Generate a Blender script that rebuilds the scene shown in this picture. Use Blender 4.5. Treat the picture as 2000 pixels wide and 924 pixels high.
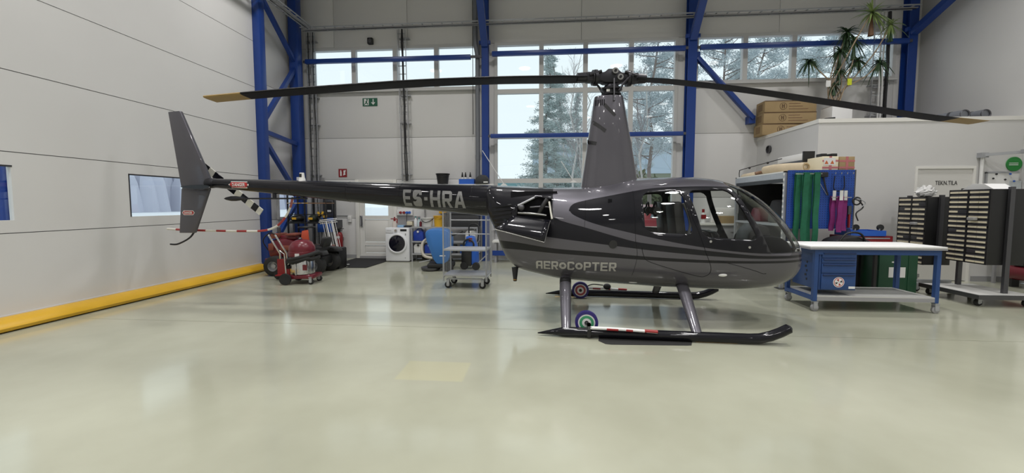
import bpy, bmesh, math, random
from math import sin, cos, pi, radians as rad
from mathutils import Vector as V, Matrix
from mathutils.bvhtree import BVHTree
for o in list(bpy.data.objects): bpy.data.objects.remove(o, do_unlink=True)
S = bpy.context.scene; COL = S.collection
random.seed(7)
# ------------------------------------------------------------------ camera
F_, CX, PY, HC = 800., 1000., 450., 1.445
PITCH, YAW = math.atan(52/F_), math.atan(66/F_)
cd = bpy.data.cameras.new('camera'); cam = bpy.data.objects.new('camera', cd); COL.objects.link(cam)
cd.sensor_width = 36; cd.lens = F_/2000*36; cd.shift_y = -12/2000; cd.clip_start = .05; cd.clip_end = 400
cam.location = (0, 0, HC); cam.rotation_euler = (pi/2-PITCH, 0, YAW); S.camera = cam
# ------------------------------------------------------------------ sky, exposure
w = bpy.data.worlds.new('overcast'); S.world = w; w.use_nodes = True
bg = w.node_tree.nodes['Background']; bg.inputs[0].default_value = (.84, .955, 1, 1); bg.inputs[1].default_value = 1.12
S.view_settings.view_transform = 'Standard'; S.view_settings.look = 'None'
S.view_settings.exposure = 0.0; S.view_settings.gamma = 1; S.view_settings.use_curve_mapping = False
LAMP_W = 61.
# pixel helpers: a pixel is a direction; the distance comes from floor, wall or thing touched
_R = V((cos(YAW), sin(YAW), 0)); _H = V((-sin(YAW), cos(YAW), 0))
_FW = _H*cos(PITCH)-V((0, 0, sin(PITCH))); _UP = _H*sin(PITCH)+V((0, 0, cos(PITCH))); _C = V((0, 0, HC))
def ray(u, v): return _FW+_R*((u-CX)/F_)+_UP*((PY-v)/F_)
def gnd(u, v, z=0):
    d = ray(u, v); return _C+d*((z-HC)/d.z)
def pY(u, v, Y):
    d = ray(u, v); return _C+d*(Y/d.y)
def pX(u, v, X):
    d = ray(u, v); return _C+d*(X/d.x)
# ------------------------------------------------------------------ materials
MATS = {}
def mat(name, col, rough=.5, metal=0., coat=0., noise=0., nscale=8., bump=0., bscale=40., emit=0., spec=None, alpha=None):
    if name in MATS: return MATS[name]
    m = bpy.data.materials.new(name); m.use_nodes = True; nt = m.node_tree; b = nt.nodes['Principled BSDF']
    c = (*col, 1)
    b.inputs['Base Color'].default_value = c; b.inputs['Roughness'].default_value = rough; b.inputs['Metallic'].default_value = metal
    b.inputs['Coat Weight'].default_value = coat; b.inputs['Coat Roughness'].default_value = .04
    if spec is not None: b.inputs['Specular IOR Level'].default_value = spec
    if noise or bump:
        tc = nt.nodes.new('ShaderNodeTexCoord')
        if noise:
            n = nt.nodes.new('ShaderNodeTexNoise'); n.inputs['Scale'].default_value = nscale; n.inputs['Detail'].default_value = 4
            nt.links.new(tc.outputs['Object'], n.inputs['Vector'])
            r = nt.nodes.new('ShaderNodeMapRange'); r.inputs[3].default_value = 1-noise; r.inputs[4].default_value = 1+noise
            nt.links.new(n.outputs['Fac'], r.inputs[0])
            x = nt.nodes.new('ShaderNodeMix'); x.data_type = 'RGBA'; x.blend_type = 'MULTIPLY'; x.inputs[0].default_value = 1
            x.inputs[6].default_value = c; nt.links.new(r.outputs[0], x.inputs[7]); nt.links.new(x.outputs[2], b.inputs['Base Color'])
        if bump:
            n2 = nt.nodes.new('ShaderNodeTexNoise'); n2.inputs['Scale'].default_value = bscale
            nt.links.new(tc.outputs['Object'], n2.inputs['Vector'])
            bp = nt.nodes.new('ShaderNodeBump'); bp.inputs['Strength'].default_value = bump; bp.inputs['Distance'].default_value = .01
            nt.links.new(n2.outputs['Fac'], bp.inputs['Height']); nt.links.new(bp.outputs[0], b.inputs['Normal'])
    if emit:
        b.inputs['Emission Color'].default_value = c; b.inputs['Emission Strength'].default_value = emit
    MATS[name] = m; return m
def glass(name, tint, ior=1.45):
    m = bpy.data.materials.new(name); m.use_nodes = True; nt = m.node_tree; nt.nodes.clear()
    o = nt.nodes.new('ShaderNodeOutputMaterial'); mx = nt.nodes.new('ShaderNodeMixShader'); lw = nt.nodes.new('ShaderNodeLayerWeight')
    lw.inputs[0].default_value = .5; pw = nt.nodes.new('ShaderNodeMath'); pw.operation = 'POWER'; pw.inputs[1].default_value = 5; nt.links.new(lw.outputs['Facing'], pw.inputs[0])
    f0 = ((ior-1)/(ior+1))**2; fr = nt.nodes.new('ShaderNodeMath'); fr.operation = 'MULTIPLY_ADD'; fr.inputs[1].default_value = 1-f0; fr.inputs[2].default_value = f0; nt.links.new(pw.outputs[0], fr.inputs[0])
    t = nt.nodes.new('ShaderNodeBsdfTransparent'); g = nt.nodes.new('ShaderNodeBsdfGlossy')
    t.inputs[0].default_value = (*tint, 1); g.inputs['Roughness'].default_value = .01
    nt.links.new(fr.outputs[0], mx.inputs[0]); nt.links.new(t.outputs[0], mx.inputs[1]); nt.links.new(g.outputs[0], mx.inputs[2])
    nt.links.new(mx.outputs[0], o.inputs[0]); MATS[name] = m; return m
# ------------------------------------------------------------------ mesh builder
def spl(pts, n):
    """Catmull-Rom through points"""
    P = [V(p) for p in pts]; out = []
    for i in range(len(P)-1):
        a, b, c, d = P[max(i-1, 0)], P[i], P[i+1], P[min(i+2, len(P)-1)]
        for k in range(n):
            t = k/n
            out.append(.5*((2*b)+(c-a)*t+(2*a-5*b+4*c-d)*t*t+(3*b-a-3*c+d)*t**3))
    return out+[P[-1]]
class MB:
    def __init__(s): s.v = []; s.f = []; s.M = None
    def add(s, vs, fs):
        o = len(s.v)
        s.v += [(s.M @ V(p)) if s.M else V(p) for p in vs]; s.f += [tuple(i+o for i in f) for f in fs]; return s
    def bx(s, x0, x1, y0, y1, z0, z1):
        return s.add([(x0, y0, z0), (x1, y0, z0), (x1, y1, z0), (x0, y1, z0), (x0, y0, z1), (x1, y0, z1), (x1, y1, z1), (x0, y1, z1)],
                     [(3, 2, 1, 0), (4, 5, 6, 7), (0, 1, 5, 4), (1, 2, 6, 5), (2, 3, 7, 6), (3, 0, 4, 7)])
    def box(s, c, d): return s.bx(c[0]-d[0]/2, c[0]+d[0]/2, c[1]-d[1]/2, c[1]+d[1]/2, c[2]-d[2]/2, c[2]+d[2]/2)
    def beam(s, p0, p1, w, h, up=(0, 0, 1)):
        p0, p1 = V(p0), V(p1); d = (p1-p0).normalized(); u = V(up)
        if abs(d.dot(u)) > .98: u = V((0, 1, 0))
        a = d.cross(u).normalized(); b = a.cross(d).normalized(); vs = []
        for p in (p0, p1): vs += [p-a*w/2-b*h/2, p+a*w/2-b*h/2, p+a*w/2+b*h/2, p-a*w/2+b*h/2]
        return s.add(vs, [(3, 2, 1, 0), (4, 5, 6, 7), (0, 1, 5, 4), (1, 2, 6, 5), (2, 3, 7, 6), (3, 0, 4, 7)])
    def tube(s, pts, r, n=8, cap=True, sx=1., up=None):
        P = [V(p) for p in pts]; rs = r if isinstance(r, (list, tuple)) else [r]*len(P); vs = []; fs = []; pa = None
        for i, p in enumerate(P):
            d = (P[min(i+1, len(P)-1)]-P[max(i-1, 0)]).normalized()
            if pa is None:
                u = V(up) if up else (V((0, 0, 1)) if abs(d.z) < .9 else V((0, 1, 0)))
                a = d.cross(u).normalized()
            else: a = (pa-d*pa.dot(d)).normalized()
            pa = a; b = a.cross(d)
            for k in range(n):
                t = 2*pi*k/n; vs.append(p+(a*cos(t)*sx+b*sin(t))*rs[i])
        for i in range(len(P)-1):
            for k in range(n): fs.append((i*n+k, i*n+(k+1) % n, (i+1)*n+(k+1) % n, (i+1)*n+k))
        if cap: fs.append(tuple(range(n-1, -1, -1))); fs.append(tuple((len(P)-1)*n+k for k in range(n)))
        return s.add(vs, fs)
    def cyl(s, p0, p1, r, r1=None, n=16, cap=True): return s.tube([p0, p1], [r, r if r1 is None else r1], n, cap)
    def lathe(s, prof, o=(0, 0, 0), axis='z', n=24, cap=True):
        vs = []; fs = []; o = V(o)
        for r, h in prof:
            for k in range(n):
                t = 2*pi*k/n; a, b = r*cos(t), r*sin(t)
                vs.append(o+V((a, b, h) if axis == 'z' else ((a, h, b) if axis == 'y' else (h, a, b))))
        m = len(prof)
        for i in range(m-1):
            for k in range(n): fs.append((i*n+k, i*n+(k+1) % n, (i+1)*n+(k+1) % n, (i+1)*n+k))
        if cap: fs.append(tuple(range(n-1, -1, -1))); fs.append(tuple((m-1)*n+k for k in range(n)))
        return s.add(vs, fs)
    def prism(s, poly, a, b, axis='y'):
        n = len(poly)
        f = (lambda p, h: (p[0], h, p[1])) if axis == 'y' else ((lambda p, h: (h, p[0], p[1])) if axis == 'x' else (lambda p, h: (p[0], p[1], h)))
        vs = [f(p, a) for p in poly]+[f(p, b) for p in poly]
        return s.add(vs, [tuple(range(n-1, -1, -1)), tuple(range(n, 2*n))]+[(i, (i+1) % n, n+(i+1) % n, n+i) for i in range(n)])
    def sph(s, c, r, nu=16, nv=10):
        r = r if isinstance(r, (tuple, list)) else (r, r, r); vs = [(c[0], c[1], c[2]-r[2])]; fs = []
        for j in range(1, nv):
            p = -pi/2+pi*j/nv
            for k in range(nu):
                t = 2*pi*k/nu; vs.append((c[0]+r[0]*cos(p)*cos(t), c[1]+r[1]*cos(p)*sin(t), c[2]+r[2]*sin(p)))
        vs.append((c[0], c[1], c[2]+r[2])); L = len(vs)-1
        for k in range(nu):
            fs.append((0, 1+(k+1) % nu, 1+k)); fs.append((L, L-nu+k, L-nu+(k+1) % nu))
            for j in range(nv-2): fs.append((1+j*nu+k, 1+j*nu+(k+1) % nu, 1+(j+1)*nu+(k+1) % nu, 1+(j+1)*nu+k))
        return s.add(vs, fs)
    def torus(s, c, R, r, axis='z', n=28, m=10, sq=1.):
        vs = []; fs = []; c = V(c)
        for i in range(n):
            t = 2*pi*i/n
            for k in range(m):
                q = 2*pi*k/m; d = R+r*cos(q); h = r*sin(q)*sq; a, b = d*cos(t), d*sin(t)
                vs.append(c+V((a, b, h) if axis == 'z' else ((a, h, b) if axis == 'y' else (h, a, b))))
        for i in range(n):
            for k in range(m): fs.append((i*m+k, i*m+(k+1) % m, ((i+1) % n)*m+(k+1) % m, ((i+1) % n)*m+k))
        return s.add(vs, fs)
    def ribbon(s, pts, wdir, w, t, tdir):
        """flat strap along points"""
        wd, td = V(wdir)*w/2, V(tdir)*t/2; vs = []; fs = []
        for p in pts:
            p = V(p); vs += [p-wd-td, p+wd-td, p+wd+td, p-wd+td]
        for i in range(len(pts)-1):
            for k in range(4): fs.append((i*4+k, i*4+(k+1) % 4, i*4+4+(k+1) % 4, i*4+4+k))
        fs += [(3, 2, 1, 0), tuple(len(pts)*4-4+k for k in range(4))]
        return s.add(vs, fs)
    def mesh(s, name, smooth=None, bevel=0., fix=True):
        me = bpy.data.meshes.new(name); me.from_pydata([tuple(p) for p in s.v], [], s.f)
        if fix or bevel:
            bm = bmesh.new(); bm.from_mesh(me); bmesh.ops.recalc_face_normals(bm, faces=bm.faces)
            if bevel:
                ed = [e for e in bm.edges if len(e.link_faces) == 2 and e.calc_face_angle(0) > .5]
                bmesh.ops.bevel(bm, geom=ed, offset=bevel, segments=2, profile=.5, affect='EDGES', clamp_overlap=True)
            bm.to_mesh(me); bm.free()
        if smooth or bevel:
            me.polygons.foreach_set('use_smooth', [True]*len(me.polygons)); me.set_sharp_from_angle(angle=rad(smooth if smooth else 35))
        return me
    def build(s, name, m, parent=None, smooth=None, bevel=0., loc=None, rz=0., fix=True, kind=None):
        me = s.mesh(name, smooth, bevel, fix); return link(name, me, m, parent, loc, rz, kind)
def link(name, me, m, parent=None, loc=None, rz=0., kind=None):
    o = bpy.data.objects.new(name, me); COL.objects.link(o)
    if m is not None and not me.materials: me.materials.append(m)
    o.parent = parent
    if loc is not None: o.location = loc
    if rz: o.rotation_euler = (0, 0, rz)
    if kind: o['kind'] = kind
    return o
def tag(o, label, cat, group=None):
    o['label'] = label; o['category'] = cat
    if group: o['group'] = group
    return o
def thing(name, label, cat, loc=(0, 0, 0), rz=0., group=None):
    o = bpy.data.objects.new(name, None); COL.objects.link(o); o.empty_display_size = .1
    o.location = loc; o.rotation_euler = (0, 0, rz); return tag(o, label, cat, group)
def struct(name, me_or_none=None, m=None, loc=(0, 0, 0)):
    o = bpy.data.objects.new(name, me_or_none); COL.objects.link(o); o.location = loc; o['kind'] = 'structure'
    if me_or_none is not None and m: me_or_none.materials.append(m)
    return o
def dup(root, loc, rz=None, label=None, group=None):
    r = root.copy(); COL.objects.link(r); r.location = loc
    if rz is not None: r.rotation_euler = (0, 0, rz)
    if label: r['label'] = label
    if group: r['group'] = group
    for ch in list(root.children):
        c = ch.copy(); COL.objects.link(c); c.parent = r
        for g in list(ch.children):
            d = g.copy(); COL.objects.link(d); d.parent = c
    return r
def text_mesh(body, w, h, bold=0., sx=None):
    """lettering as flat mesh fitted to w x h, lower left corner at 0,0 in the xy plane"""
    cu = bpy.data.curves.new('t', 'FONT'); cu.body = body; cu.size = 1; cu.offset = bold; cu.resolution_u = 3
    ob = bpy.data.objects.new('t', cu); COL.objects.link(ob); dg = bpy.context.evaluated_depsgraph_get(); dg.update()
    me = bpy.data.meshes.new_from_object(ob.evaluated_get(dg)); bpy.data.objects.remove(ob); bpy.data.curves.remove(cu)
    xs = [v.co.x for v in me.vertices]; ys = [v.co.y for v in me.vertices]; me.materials.clear()
    x0, x1, y0, y1 = min(xs), max(xs), min(ys), max(ys)
    for v in me.vertices: v.co = ((v.co.x-x0)/(x1-x0)*w, (v.co.y-y0)/(y1-y0)*h, 0)
    return me
def flat_text(name, body, w, h, m, parent, M, bold=0.):
    me = text_mesh(body, w, h, bold)
    for v in me.vertices: v.co = M @ v.co
    return link(name, me, m, parent)
# facing the camera: local (x, y) -> (x, z) at depth y0
def front(x, y, z): return Matrix(((1, 0, 0, x), (0, 0, 0, y), (0, 1, 0, z), (0, 0, 0, 1)))
# shared materials
M_white = mat('white paint', (.78, .78, .77), .45)
M_blue = mat('blue steel paint', (.010, .045, .235), .35, noise=.08, nscale=3)
M_black = mat('black plastic', (.012, .012, .013), .45)
M_rubber = mat('black rubber', (.018, .018, .018), .8)
M_steel = mat('galvanised steel', (.42, .43, .45), .42, .45, noise=.12, nscale=12)
M_dsteel = mat('dark steel', (.12, .12, .13), .4, .8)
M_chrome = mat('polished steel', (.6, .6, .6), .16, 1.)
M_red = mat('red paint', (.25, .014, .018), .35)
M_dred = mat('dark red plastic', (.14, .012, .022), .3)
M_yellow = mat('yellow plastic', (.72, .42, .03), .4)
M_bluep = mat('blue plastic', (.02, .11, .50), .35)
M_green = mat('green paint', (.01, .09, .04), .5)
M_card = mat('brown cardboard', (.35, .25, .125), .8, noise=.12, nscale=6)
M_paper = mat('white paper', (.75, .75, .74), .7)
M_cream = mat('cream label card', (.75, .68, .50), .6)
M_grey = mat('grey plastic', (.30, .30, .31), .5)
M_ink = mat('black ink', (.02, .02, .022), .6)
M_winglass = glass('window glass', (.97, .98, .98))
# ================================================================== the hall
XL, XR, YB, YF, ZC = -6.5, 8.62, 10.5, -8.0, 7.8
def floor_mat():
    m = bpy.data.materials.new('coated concrete floor'); m.use_nodes = True; nt = m.node_tree; N = nt.nodes.new; L = nt.links.new
    b = nt.nodes['Principled BSDF']; tc = N('ShaderNodeTexCoord')
    n1 = N('ShaderNodeTexNoise'); n1.inputs['Scale'].default_value = .7; n1.inputs['Detail'].default_value = 5; L(tc.outputs['Object'], n1.inputs[0])
    cr = N('ShaderNodeValToRGB'); L(n1.outputs['Fac'], cr.inputs[0])
    cr.color_ramp.elements[0].position = .32; cr.color_ramp.elements[0].color = (.325, .328, .25, 1)
    cr.color_ramp.elements[1].position = .7; cr.color_ramp.elements[1].color = (.43, .437, .345, 1)
    # a yellowed patch left on the floor by an old mat
    mp = N('ShaderNodeMapping'); mp.inputs['Location'].default_value = (.955, -3.4, 0); L(tc.outputs['Object'], mp.inputs[0])
    sx = N('ShaderNodeSeparateXYZ'); L(mp.outputs[0], sx.inputs[0])
    def absless(out, v):
        a = N('ShaderNodeMath'); a.operation = 'ABSOLUTE'; L(out, a.inputs[0])
        c = N('ShaderNodeMapRange'); c.inputs[1].default_value = v+.012; c.inputs[2].default_value = v-.012; L(a.outputs[0], c.inputs[0]); return c.outputs[0]
    mu = N('ShaderNodeMath'); mu.operation = 'MULTIPLY'; L(absless(sx.outputs[0], .285), mu.inputs[0]); L(absless(sx.outputs[1], .2), mu.inputs[1])
    m2 = N('ShaderNodeMath'); m2.operation = 'MULTIPLY'; L(mu.outputs[0], m2.inputs[0]); m2.inputs[1].default_value = .36
    mx = N('ShaderNodeMix'); mx.data_type = 'RGBA'; L(m2.outputs[0], mx.inputs[0]); L(cr.outputs[0], mx.inputs[6]); mx.inputs[7].default_value = (.50, .465, .27, 1)
    L(mx.outputs[2], b.inputs['Base Color'])
    n2 = N('ShaderNodeTexNoise'); n2.inputs['Scale'].default_value = 2.2; n2.inputs['Detail'].default_value = 6; L(tc.outputs['Object'], n2.inputs[0])
    r = N('ShaderNodeMapRange'); r.inputs[3].default_value = .07; r.inputs[4].default_value = .2; L(n2.outputs['Fac'], r.inputs[0]); L(r.outputs[0], b.inputs['Roughness'])
    n3 = N('ShaderNodeTexNoise'); n3.inputs['Scale'].default_value = 5; L(tc.outputs['Object'], n3.inputs[0])
    bp = N('ShaderNodeBump'); bp.inputs['Strength'].default_value = .05; bp.inputs['Distance'].default_value = .01; L(n3.outputs['Fac'], bp.inputs['Height']); L(bp.outputs[0], b.inputs['Normal'])
    return m
fl = MB(); yj = 4.63
fl.add([(XL, YF, 0), (XR, YF, 0), (XR, yj-.004, 0), (XL, yj-.004, 0), (XL, yj-.004, -.006), (XR, yj-.004, -.006), (XR, yj+.004, -.006), (XL, yj+.004, -.006), (XL, yj+.004, 0), (XR, yj+.004, 0), (XR, YB, 0), (XL, YB, 0)],
       [(0, 1, 2, 3), (3, 2, 5, 4), (4, 5, 6, 7), (7, 6, 9, 8), (8, 9, 10, 11)])
struct('floor', fl.mesh('floor', fix=False), floor_mat())
M_wall = mat('white wall panel', (.66, .655, .645), .5, noise=.04, nscale=1.2, bump=.03, bscale=6)
M_door = mat('hangar door panel', (.64, .635, .625), .42, noise=.05, nscale=.9, bump=.15, bscale=1.7)
M_ceil = mat('ceiling sheet', (.22, .22, .23), .7)
M_seam = mat('panel joint', (.16, .16, .165), .8)
M_frame = mat('window frame paint', (.55, .55, .54), .45)
M_trimw = mat('white enamelled trim', (.78, .77, .73), .4)
struct('ceiling', MB().bx(XL-.2, XR+.2, YF-.2, YB+.2, ZC, ZC+.15).mesh('ceiling'), M_ceil)
def panel_wall(name, rects, axis, at, th, m, side):
    """wall built of separate sheets: each rect (a0,a1,z0,z1); a dark backing shows in the joints"""
    root = struct(name); g = .004
    for a0, a1, z0, z1 in rects:
        b = MB()
        if axis == 'y': b.bx(a0+g, a1-g, at, at+th*side, z0+g, z1-g)
        else: b.bx(at, at+th*side, a0+g, a1-g, z0+g, z1-g)
        b.build('wall_panel', m, root, bevel=.004)
    for a0, a1, z0, z1 in rects:
        b = MB()
        if axis == 'y': b.bx(a0, a1, at+.02*side, at+(th+.03)*side, z0, z1)
        else: b.bx(at+.02*side, at+(th+.03)*side, a0, a1, z0, z1)
        b.build('joint_backing', M_seam, root)
    return root
xs1 = [XL, -6.05, -1.77, -1.24, 3.11, 3.65, 8.03, XR]
W1 = (-6.12, -1.70, 4.35, 5.47); W2 = (-1.31, 3.18, .80, 5.47); W3 = (3.58, 8.10, 4.35, 5.50)
DX0, DX1, DZ = -5.02, -3.9, 2.08
R = []; XA, XZ = XL-.14, XR+.14
# bay 1
R += [(XA, -6.12, 0, 3.16), (XA, -6.12, 3.16, 5.47), (-6.12, DX0, 0, 1.06), (-6.12, DX0, 1.06, DZ), (DX1, -1.70, 0, DZ), (-6.12, -1.70, DZ, 3.16), (-6.12, -1.70, 3.16, 4.35)]
R += [(-1.70, -1.31, 0, 3.16), (-1.70, -1.31, 3.16, 5.47), (-1.31, 3.18, 0, .80), (3.18, 3.58, 0, 3.16), (3.18, 3.58, 3.16, 5.47)]
R += [(3.58, 8.10, 0, 1.6), (3.58, 8.10, 1.6, 3.16), (3.58, 8.10, 3.16, 4.35), (8.10, XZ, 0, 3.16), (8.10, XZ, 3.16, 5.50)]
xt = [XA, -5.5, -3.55, -1.5, .85, 3.38, 5.5, 7.6, XZ]
for i in range(8): R.append((xt[i], xt[i+1], 5.47 if i < 5 else 5.50, ZC))
panel_wall('wall_back', R, 'y', YB, .12, M_wall, 1)
struct('wall_front', MB().bx(XL-.2, XR+.2, YF-.2, YF, 0, ZC).mesh('wall_front'), M_wall)
panel_wall('wall_right', [(YF, 0, 0, ZC), (0, 4, 0, ZC), (4, YB, 0, ZC)], 'x', XR, .12, M_wall, 1)
XD = -6.2; PZ = [.147, 1.102, 2.047, 2.988, 3.927, 4.884, 5.83]
panel_wall('wall_left', [(8.3, 9.45, 0, 1.06), (10.35, YB, 0, 1.06), (8.3, 9.45, 1.06, 2.0), (10.35, YB, 1.06, 2.0), (9.45, 10.35, 0, 1.06), (8.3, YB, 2.0, 3.0), (8.3, YB, 3.0, 4.2), (8.3, YB, 4.2, ZC), (YF, 8.3, 5.83, ZC), (YF, -5, 0, 5.83)], 'x', XL, .12, M_wall, -1)
# windows -------------------------------------------------------------
def window(name, rect, xm, zm, y=YB, fw=.07, mw=.11):
    x0, x1, z0, z1 = rect; root = struct(name)
    fr = MB().bx(x0, x1, y-.03, y+.1, z0, z0+fw).bx(x0, x1, y-.03, y+.1, z1-fw, z1).bx(x0, x0+fw, y-.03, y+.1, z0+fw, z1-fw).bx(x1-fw, x1, y-.03, y+.1, z0+fw, z1-fw)
    fr.build('window_frame', M_frame, root)
    MB().bx(x0-.03, x1+.03, y-.1, y-.03, z0-.03, z0+.012).build('window_sill', M_frame, root)
    for x in xm: MB().bx(x-mw/2, x+mw/2, y-.025, y+.095, z0+fw, z1-fw).build('mullion', M_frame, root)
    for z in zm: MB().bx(x0+fw, x1-fw, y-.02, y+.09, z-mw/2, z+mw/2).build('transom', M_frame, root)
    X = [x0+fw-mw/2]+list(xm)+[x1-fw+mw/2]; Z = [z0+fw-mw/2]+list(zm)+[z1-fw+mw/2]
    for i in range(len(X)-1):
        for j in range(len(Z)-1):
            MB().bx(X[i]+mw/2, X[i+1]-mw/2, y+.03, y+.036, Z[j]+mw/2, Z[j+1]-mw/2).build('pane', M_winglass, root)
    return root
window('window_1', W1, [-4.98, -3.88, -2.8], [])
window('window_2', W2, [-.13, .96, 2.07], [2.03, 3.15, 4.27])
window('window_3', W3, [4.74, 5.85, 6.95], [])
# low window in the left wall behind the truss column
r = struct('window_4')
MB().bx(XL-.1, XL+.03, 9.45, 10.35, 1.06, 1.12).bx(XL-.1, XL+.03, 9.45, 10.35, 1.94, 2.0).bx(XL-.1, XL+.03, 9.45, 9.51, 1.12, 1.94).bx(XL-.1, XL+.03, 10.29, 10.35, 1.12, 1.94).build('window_frame', M_frame, r)
MB().bx(XL-.04, XL-.034, 9.51, 10.29, 1.12, 1.94).build('pane', M_winglass, r)
# sectional hangar door ------------------------------------------------
d1 = struct('door_1')
wins = [(-4.54, -3.46), (-2.1, -1.02), (.78, 1.86), (3.22, 4.30), (5.66, 6.74)]
for i in range(6):
    z0, z1 = PZ[i], PZ[i+1]; b = MB(); g = .005
    if i == 1:
        wz0, wz1 = 1.253, 1.882; ys = -5
        for a, c in wins:
            b.bx(XD-.06, XD, ys, a, wz0, wz1); ys = c
        b.bx(XD-.06, XD, ys, 8.43, wz0, wz1); b.bx(XD-.06, XD, -5, 8.43, z0+g, wz0).bx(XD-.06, XD, -5, 8.43, wz1, z1-g)
    else: b.bx(XD-.06, XD, -5, 8.43, z0+g, z1-g)
    b.build('door_panel', M_door, d1)
    MB().bx(XD-.05, XD-.012, -5, 8.43, z1-.02, z1+.02).build('joint_strip', M_seam, d1)
M_black2 = mat('window gasket', (.02, .02, .025), .6)
for a, c in wins:
    MB().bx(XD-.035, XD-.028, a, c, 1.253, 1.882).build('pane', M_winglass, d1)
    MB().bx(XD-.05, XD+.004, a-.012, c+.012, 1.874, 1.892).bx(XD-.05, XD+.004, a-.012, a+.004, 1.25, 1.88).build('pane_gasket', M_black2, d1)
MB().bx(XD-.055, XD+.012, -5, 8.43, .12, .16).build('bottom_rail', mat('light grey rail', (.6, .6, .6), .4), d1)
M_seal = mat('yellow foam seal', (.62, .36, .015), .35, noise=.12, nscale=2.5)
prof = [(XD-.06, 0), (XD+.14, 0), (XD+.20, .018), (XD+.215, .055), (XD+.18, .10), (XD+.10, .133), (XD+.02, .147), (XD-.06, .147)]
MB().prism([(p[0], p[1]) for p in prof], -5, 8.365, 'y').build('bottom_seal', M_seal, d1, smooth=50)
# personnel door in the back wall ---------------------------------------
d2 = struct('door_2'); a, b_ = DX0, DX1
MB().bx(a, a+.1, YB-.03, YB+.1, 0, DZ).bx(b_-.1, b_, YB-.03, YB+.1, 0, DZ).bx(a+.1, b_-.1, YB-.03, YB+.1, DZ-.1, DZ).build('door_frame', M_trimw, d2, bevel=.004)
a += .105; b_ -= .105; y0, y1 = YB-.01, YB+.045
dm = MB().bx(a, a+.13, y0, y1, .06, DZ-.105).bx(b_-.13, b_, y0, y1, .06, DZ-.105)
for z0, z1 in ((.06, .14), (.34, .43), (1.03, 1.13), (DZ-.2, DZ-.105)): dm.bx(a+.13, b_-.13, y0, y1, z0, z1)
dm.build('door_leaf', M_trimw, d2)
for z0, z1 in ((.14, .34), (.43, 1.03)): MB().bx(a+.136, b_-.136, y0+.014, y1-.01, z0+.006, z1-.006).build('door_panel', M_trimw, d2, bevel=.005)
MB().bx(a+.13, b_-.13, y0+.03, y0+.036, 1.13, DZ-.2).build('pane', M_winglass, d2)
MB().bx(DX0+.1, DX1-.1, YB-.05, YB+.1, 0, .055).build('threshold', M_grey, d2)
MB().bx(a+.02, a+.08, y0-.03, y0, .84, 1.13).build('lock_case', M_steel, d2)
MB().tube([(a+.05, y0-.03, 1.1), (a+.05, y0-.08, 1.12), (a+.09, y0-.09, 1.1), (a+.09, y0-.08, .9), (a+.05, y0-.03, .87)], .012).build('door_handle', M_dsteel, d2, smooth=60)
# baseboards
struct('baseboard_back', MB().bx(-6.05, DX0-.003, YB-.012, YB, 0, .09).mesh('bb'), M_grey)
# blue steelwork -----------------------------------------------------------
def hbeam(b, x, y, z0, z1, w, d, t=.016):
    b.bx(x-w/2, x+w/2, y-d/2, y-d/2+t, z0, z1).bx(x-w/2, x+w/2, y+d/2-t, y+d/2, z0, z1).bx(x-t/2, x+t/2, y-d/2+t, y+d/2-t, z0, z1)
tr = thing('truss_column', 'blue lattice steel column of two legs standing between hangar door and corner', 'column', (-6.2, 9.3, 0)); TL = ((.07, -.78, .085), (-.12, .82, .11))
for x, y, s in TL: MB().bx(x-s, x+s, y-s, y+s, 0, ZC-.01).build('leg', M_blue, tr, bevel=.01)
zz = [.5, 1.35, 2.95, 3.05, 4.1, 5.2, 5.3, 6.4, 7.4]
for (z0, s0), (z1, s1) in (((.35, 0), (1.6, 1)), ((1.6, 1), (2.85, 0)), ((3.02, 0), (2.95, 1)), ((3.25, 0), (4.85, 1)), ((5.0, 1), (5.95, 0)), ((6.1, 0), (7.2, 1))):
    MB().beam((TL[s0][0], TL[s0][1]-.05+.1*(1-s0), z0), (TL[s1][0], TL[s1][1]-.05+.1*(1-s1), z1), .09, .09).build('diagonal', M_blue, tr)
[MB().bx(x-.15, x+.15, y-.15, y+.15, 0, .03).build('base_plate', M_blue, tr) for x, y, s in TL]
MB().bx(-.1, -.03, .66, .71, 1.98, 2.12).build('junction_box', M_white, tr)
def column(x, y, lab, wv, brace):
    t = thing('steel_column', lab, 'column', (x, y, 0)); b = MB(); hbeam(b, 0, 0, 0, ZC-.01, wv, .2); b.build('shaft', M_blue, t)
    MB().bx(-wv/2-.03, wv/2+.03, -.13, .09, 0, .02).build('base_plate', M_blue, t)
    p1 = V((0, -.1, 5.33)); MB().beam(p1, V((0, brace[0]-y, brace[1])), .16, .12).build('knee_brace', M_blue, t)
    MB().bx(-wv/2-.06, wv/2+.06, -.12, -.05, 5.36, 5.44).build('bracket', M_blue, t)
    return t
column(-1.52, YB-.15, 'blue steel column beside the grey rainwater pipe at the big window', .16, (8.35, 7.4))
column(3.44, YB-.15, 'blue steel column between the big window and the slanting blue brace', .21, (8.35, 7.4))
column(8.30, YB-.12, 'blue steel column in the corner above the white mezzanine room', .19, (6.5, 6.9))
def girt(x0, x1, z, lab, h=.11, e=.06):
    t = thing('steel_girt', lab, 'beam', (x0, YB-.24, z)); L = x1-x0
    MB().bx(.06, L-e, -.045, .045, -h/2, h/2).build('bar', M_blue, t, bevel=.008)
    MB().bx(0, .06, -.02, .02, -.03, .03).build('end_bolt', M_dsteel, t); MB().bx(L-e, L+.004, -.035, .0, -.03, .03).build('end_bolt', M_dsteel, t)
girt(-6.2, -1.6, pY(600, 121, YB-.24).z, 'blue horizontal steel bar across the high window over the personnel door', e=.27)
girt(-1.4, 3.33, pY(966, 105.5, YB-.24).z, 'blue horizontal steel bar across the top row of the big window')
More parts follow.
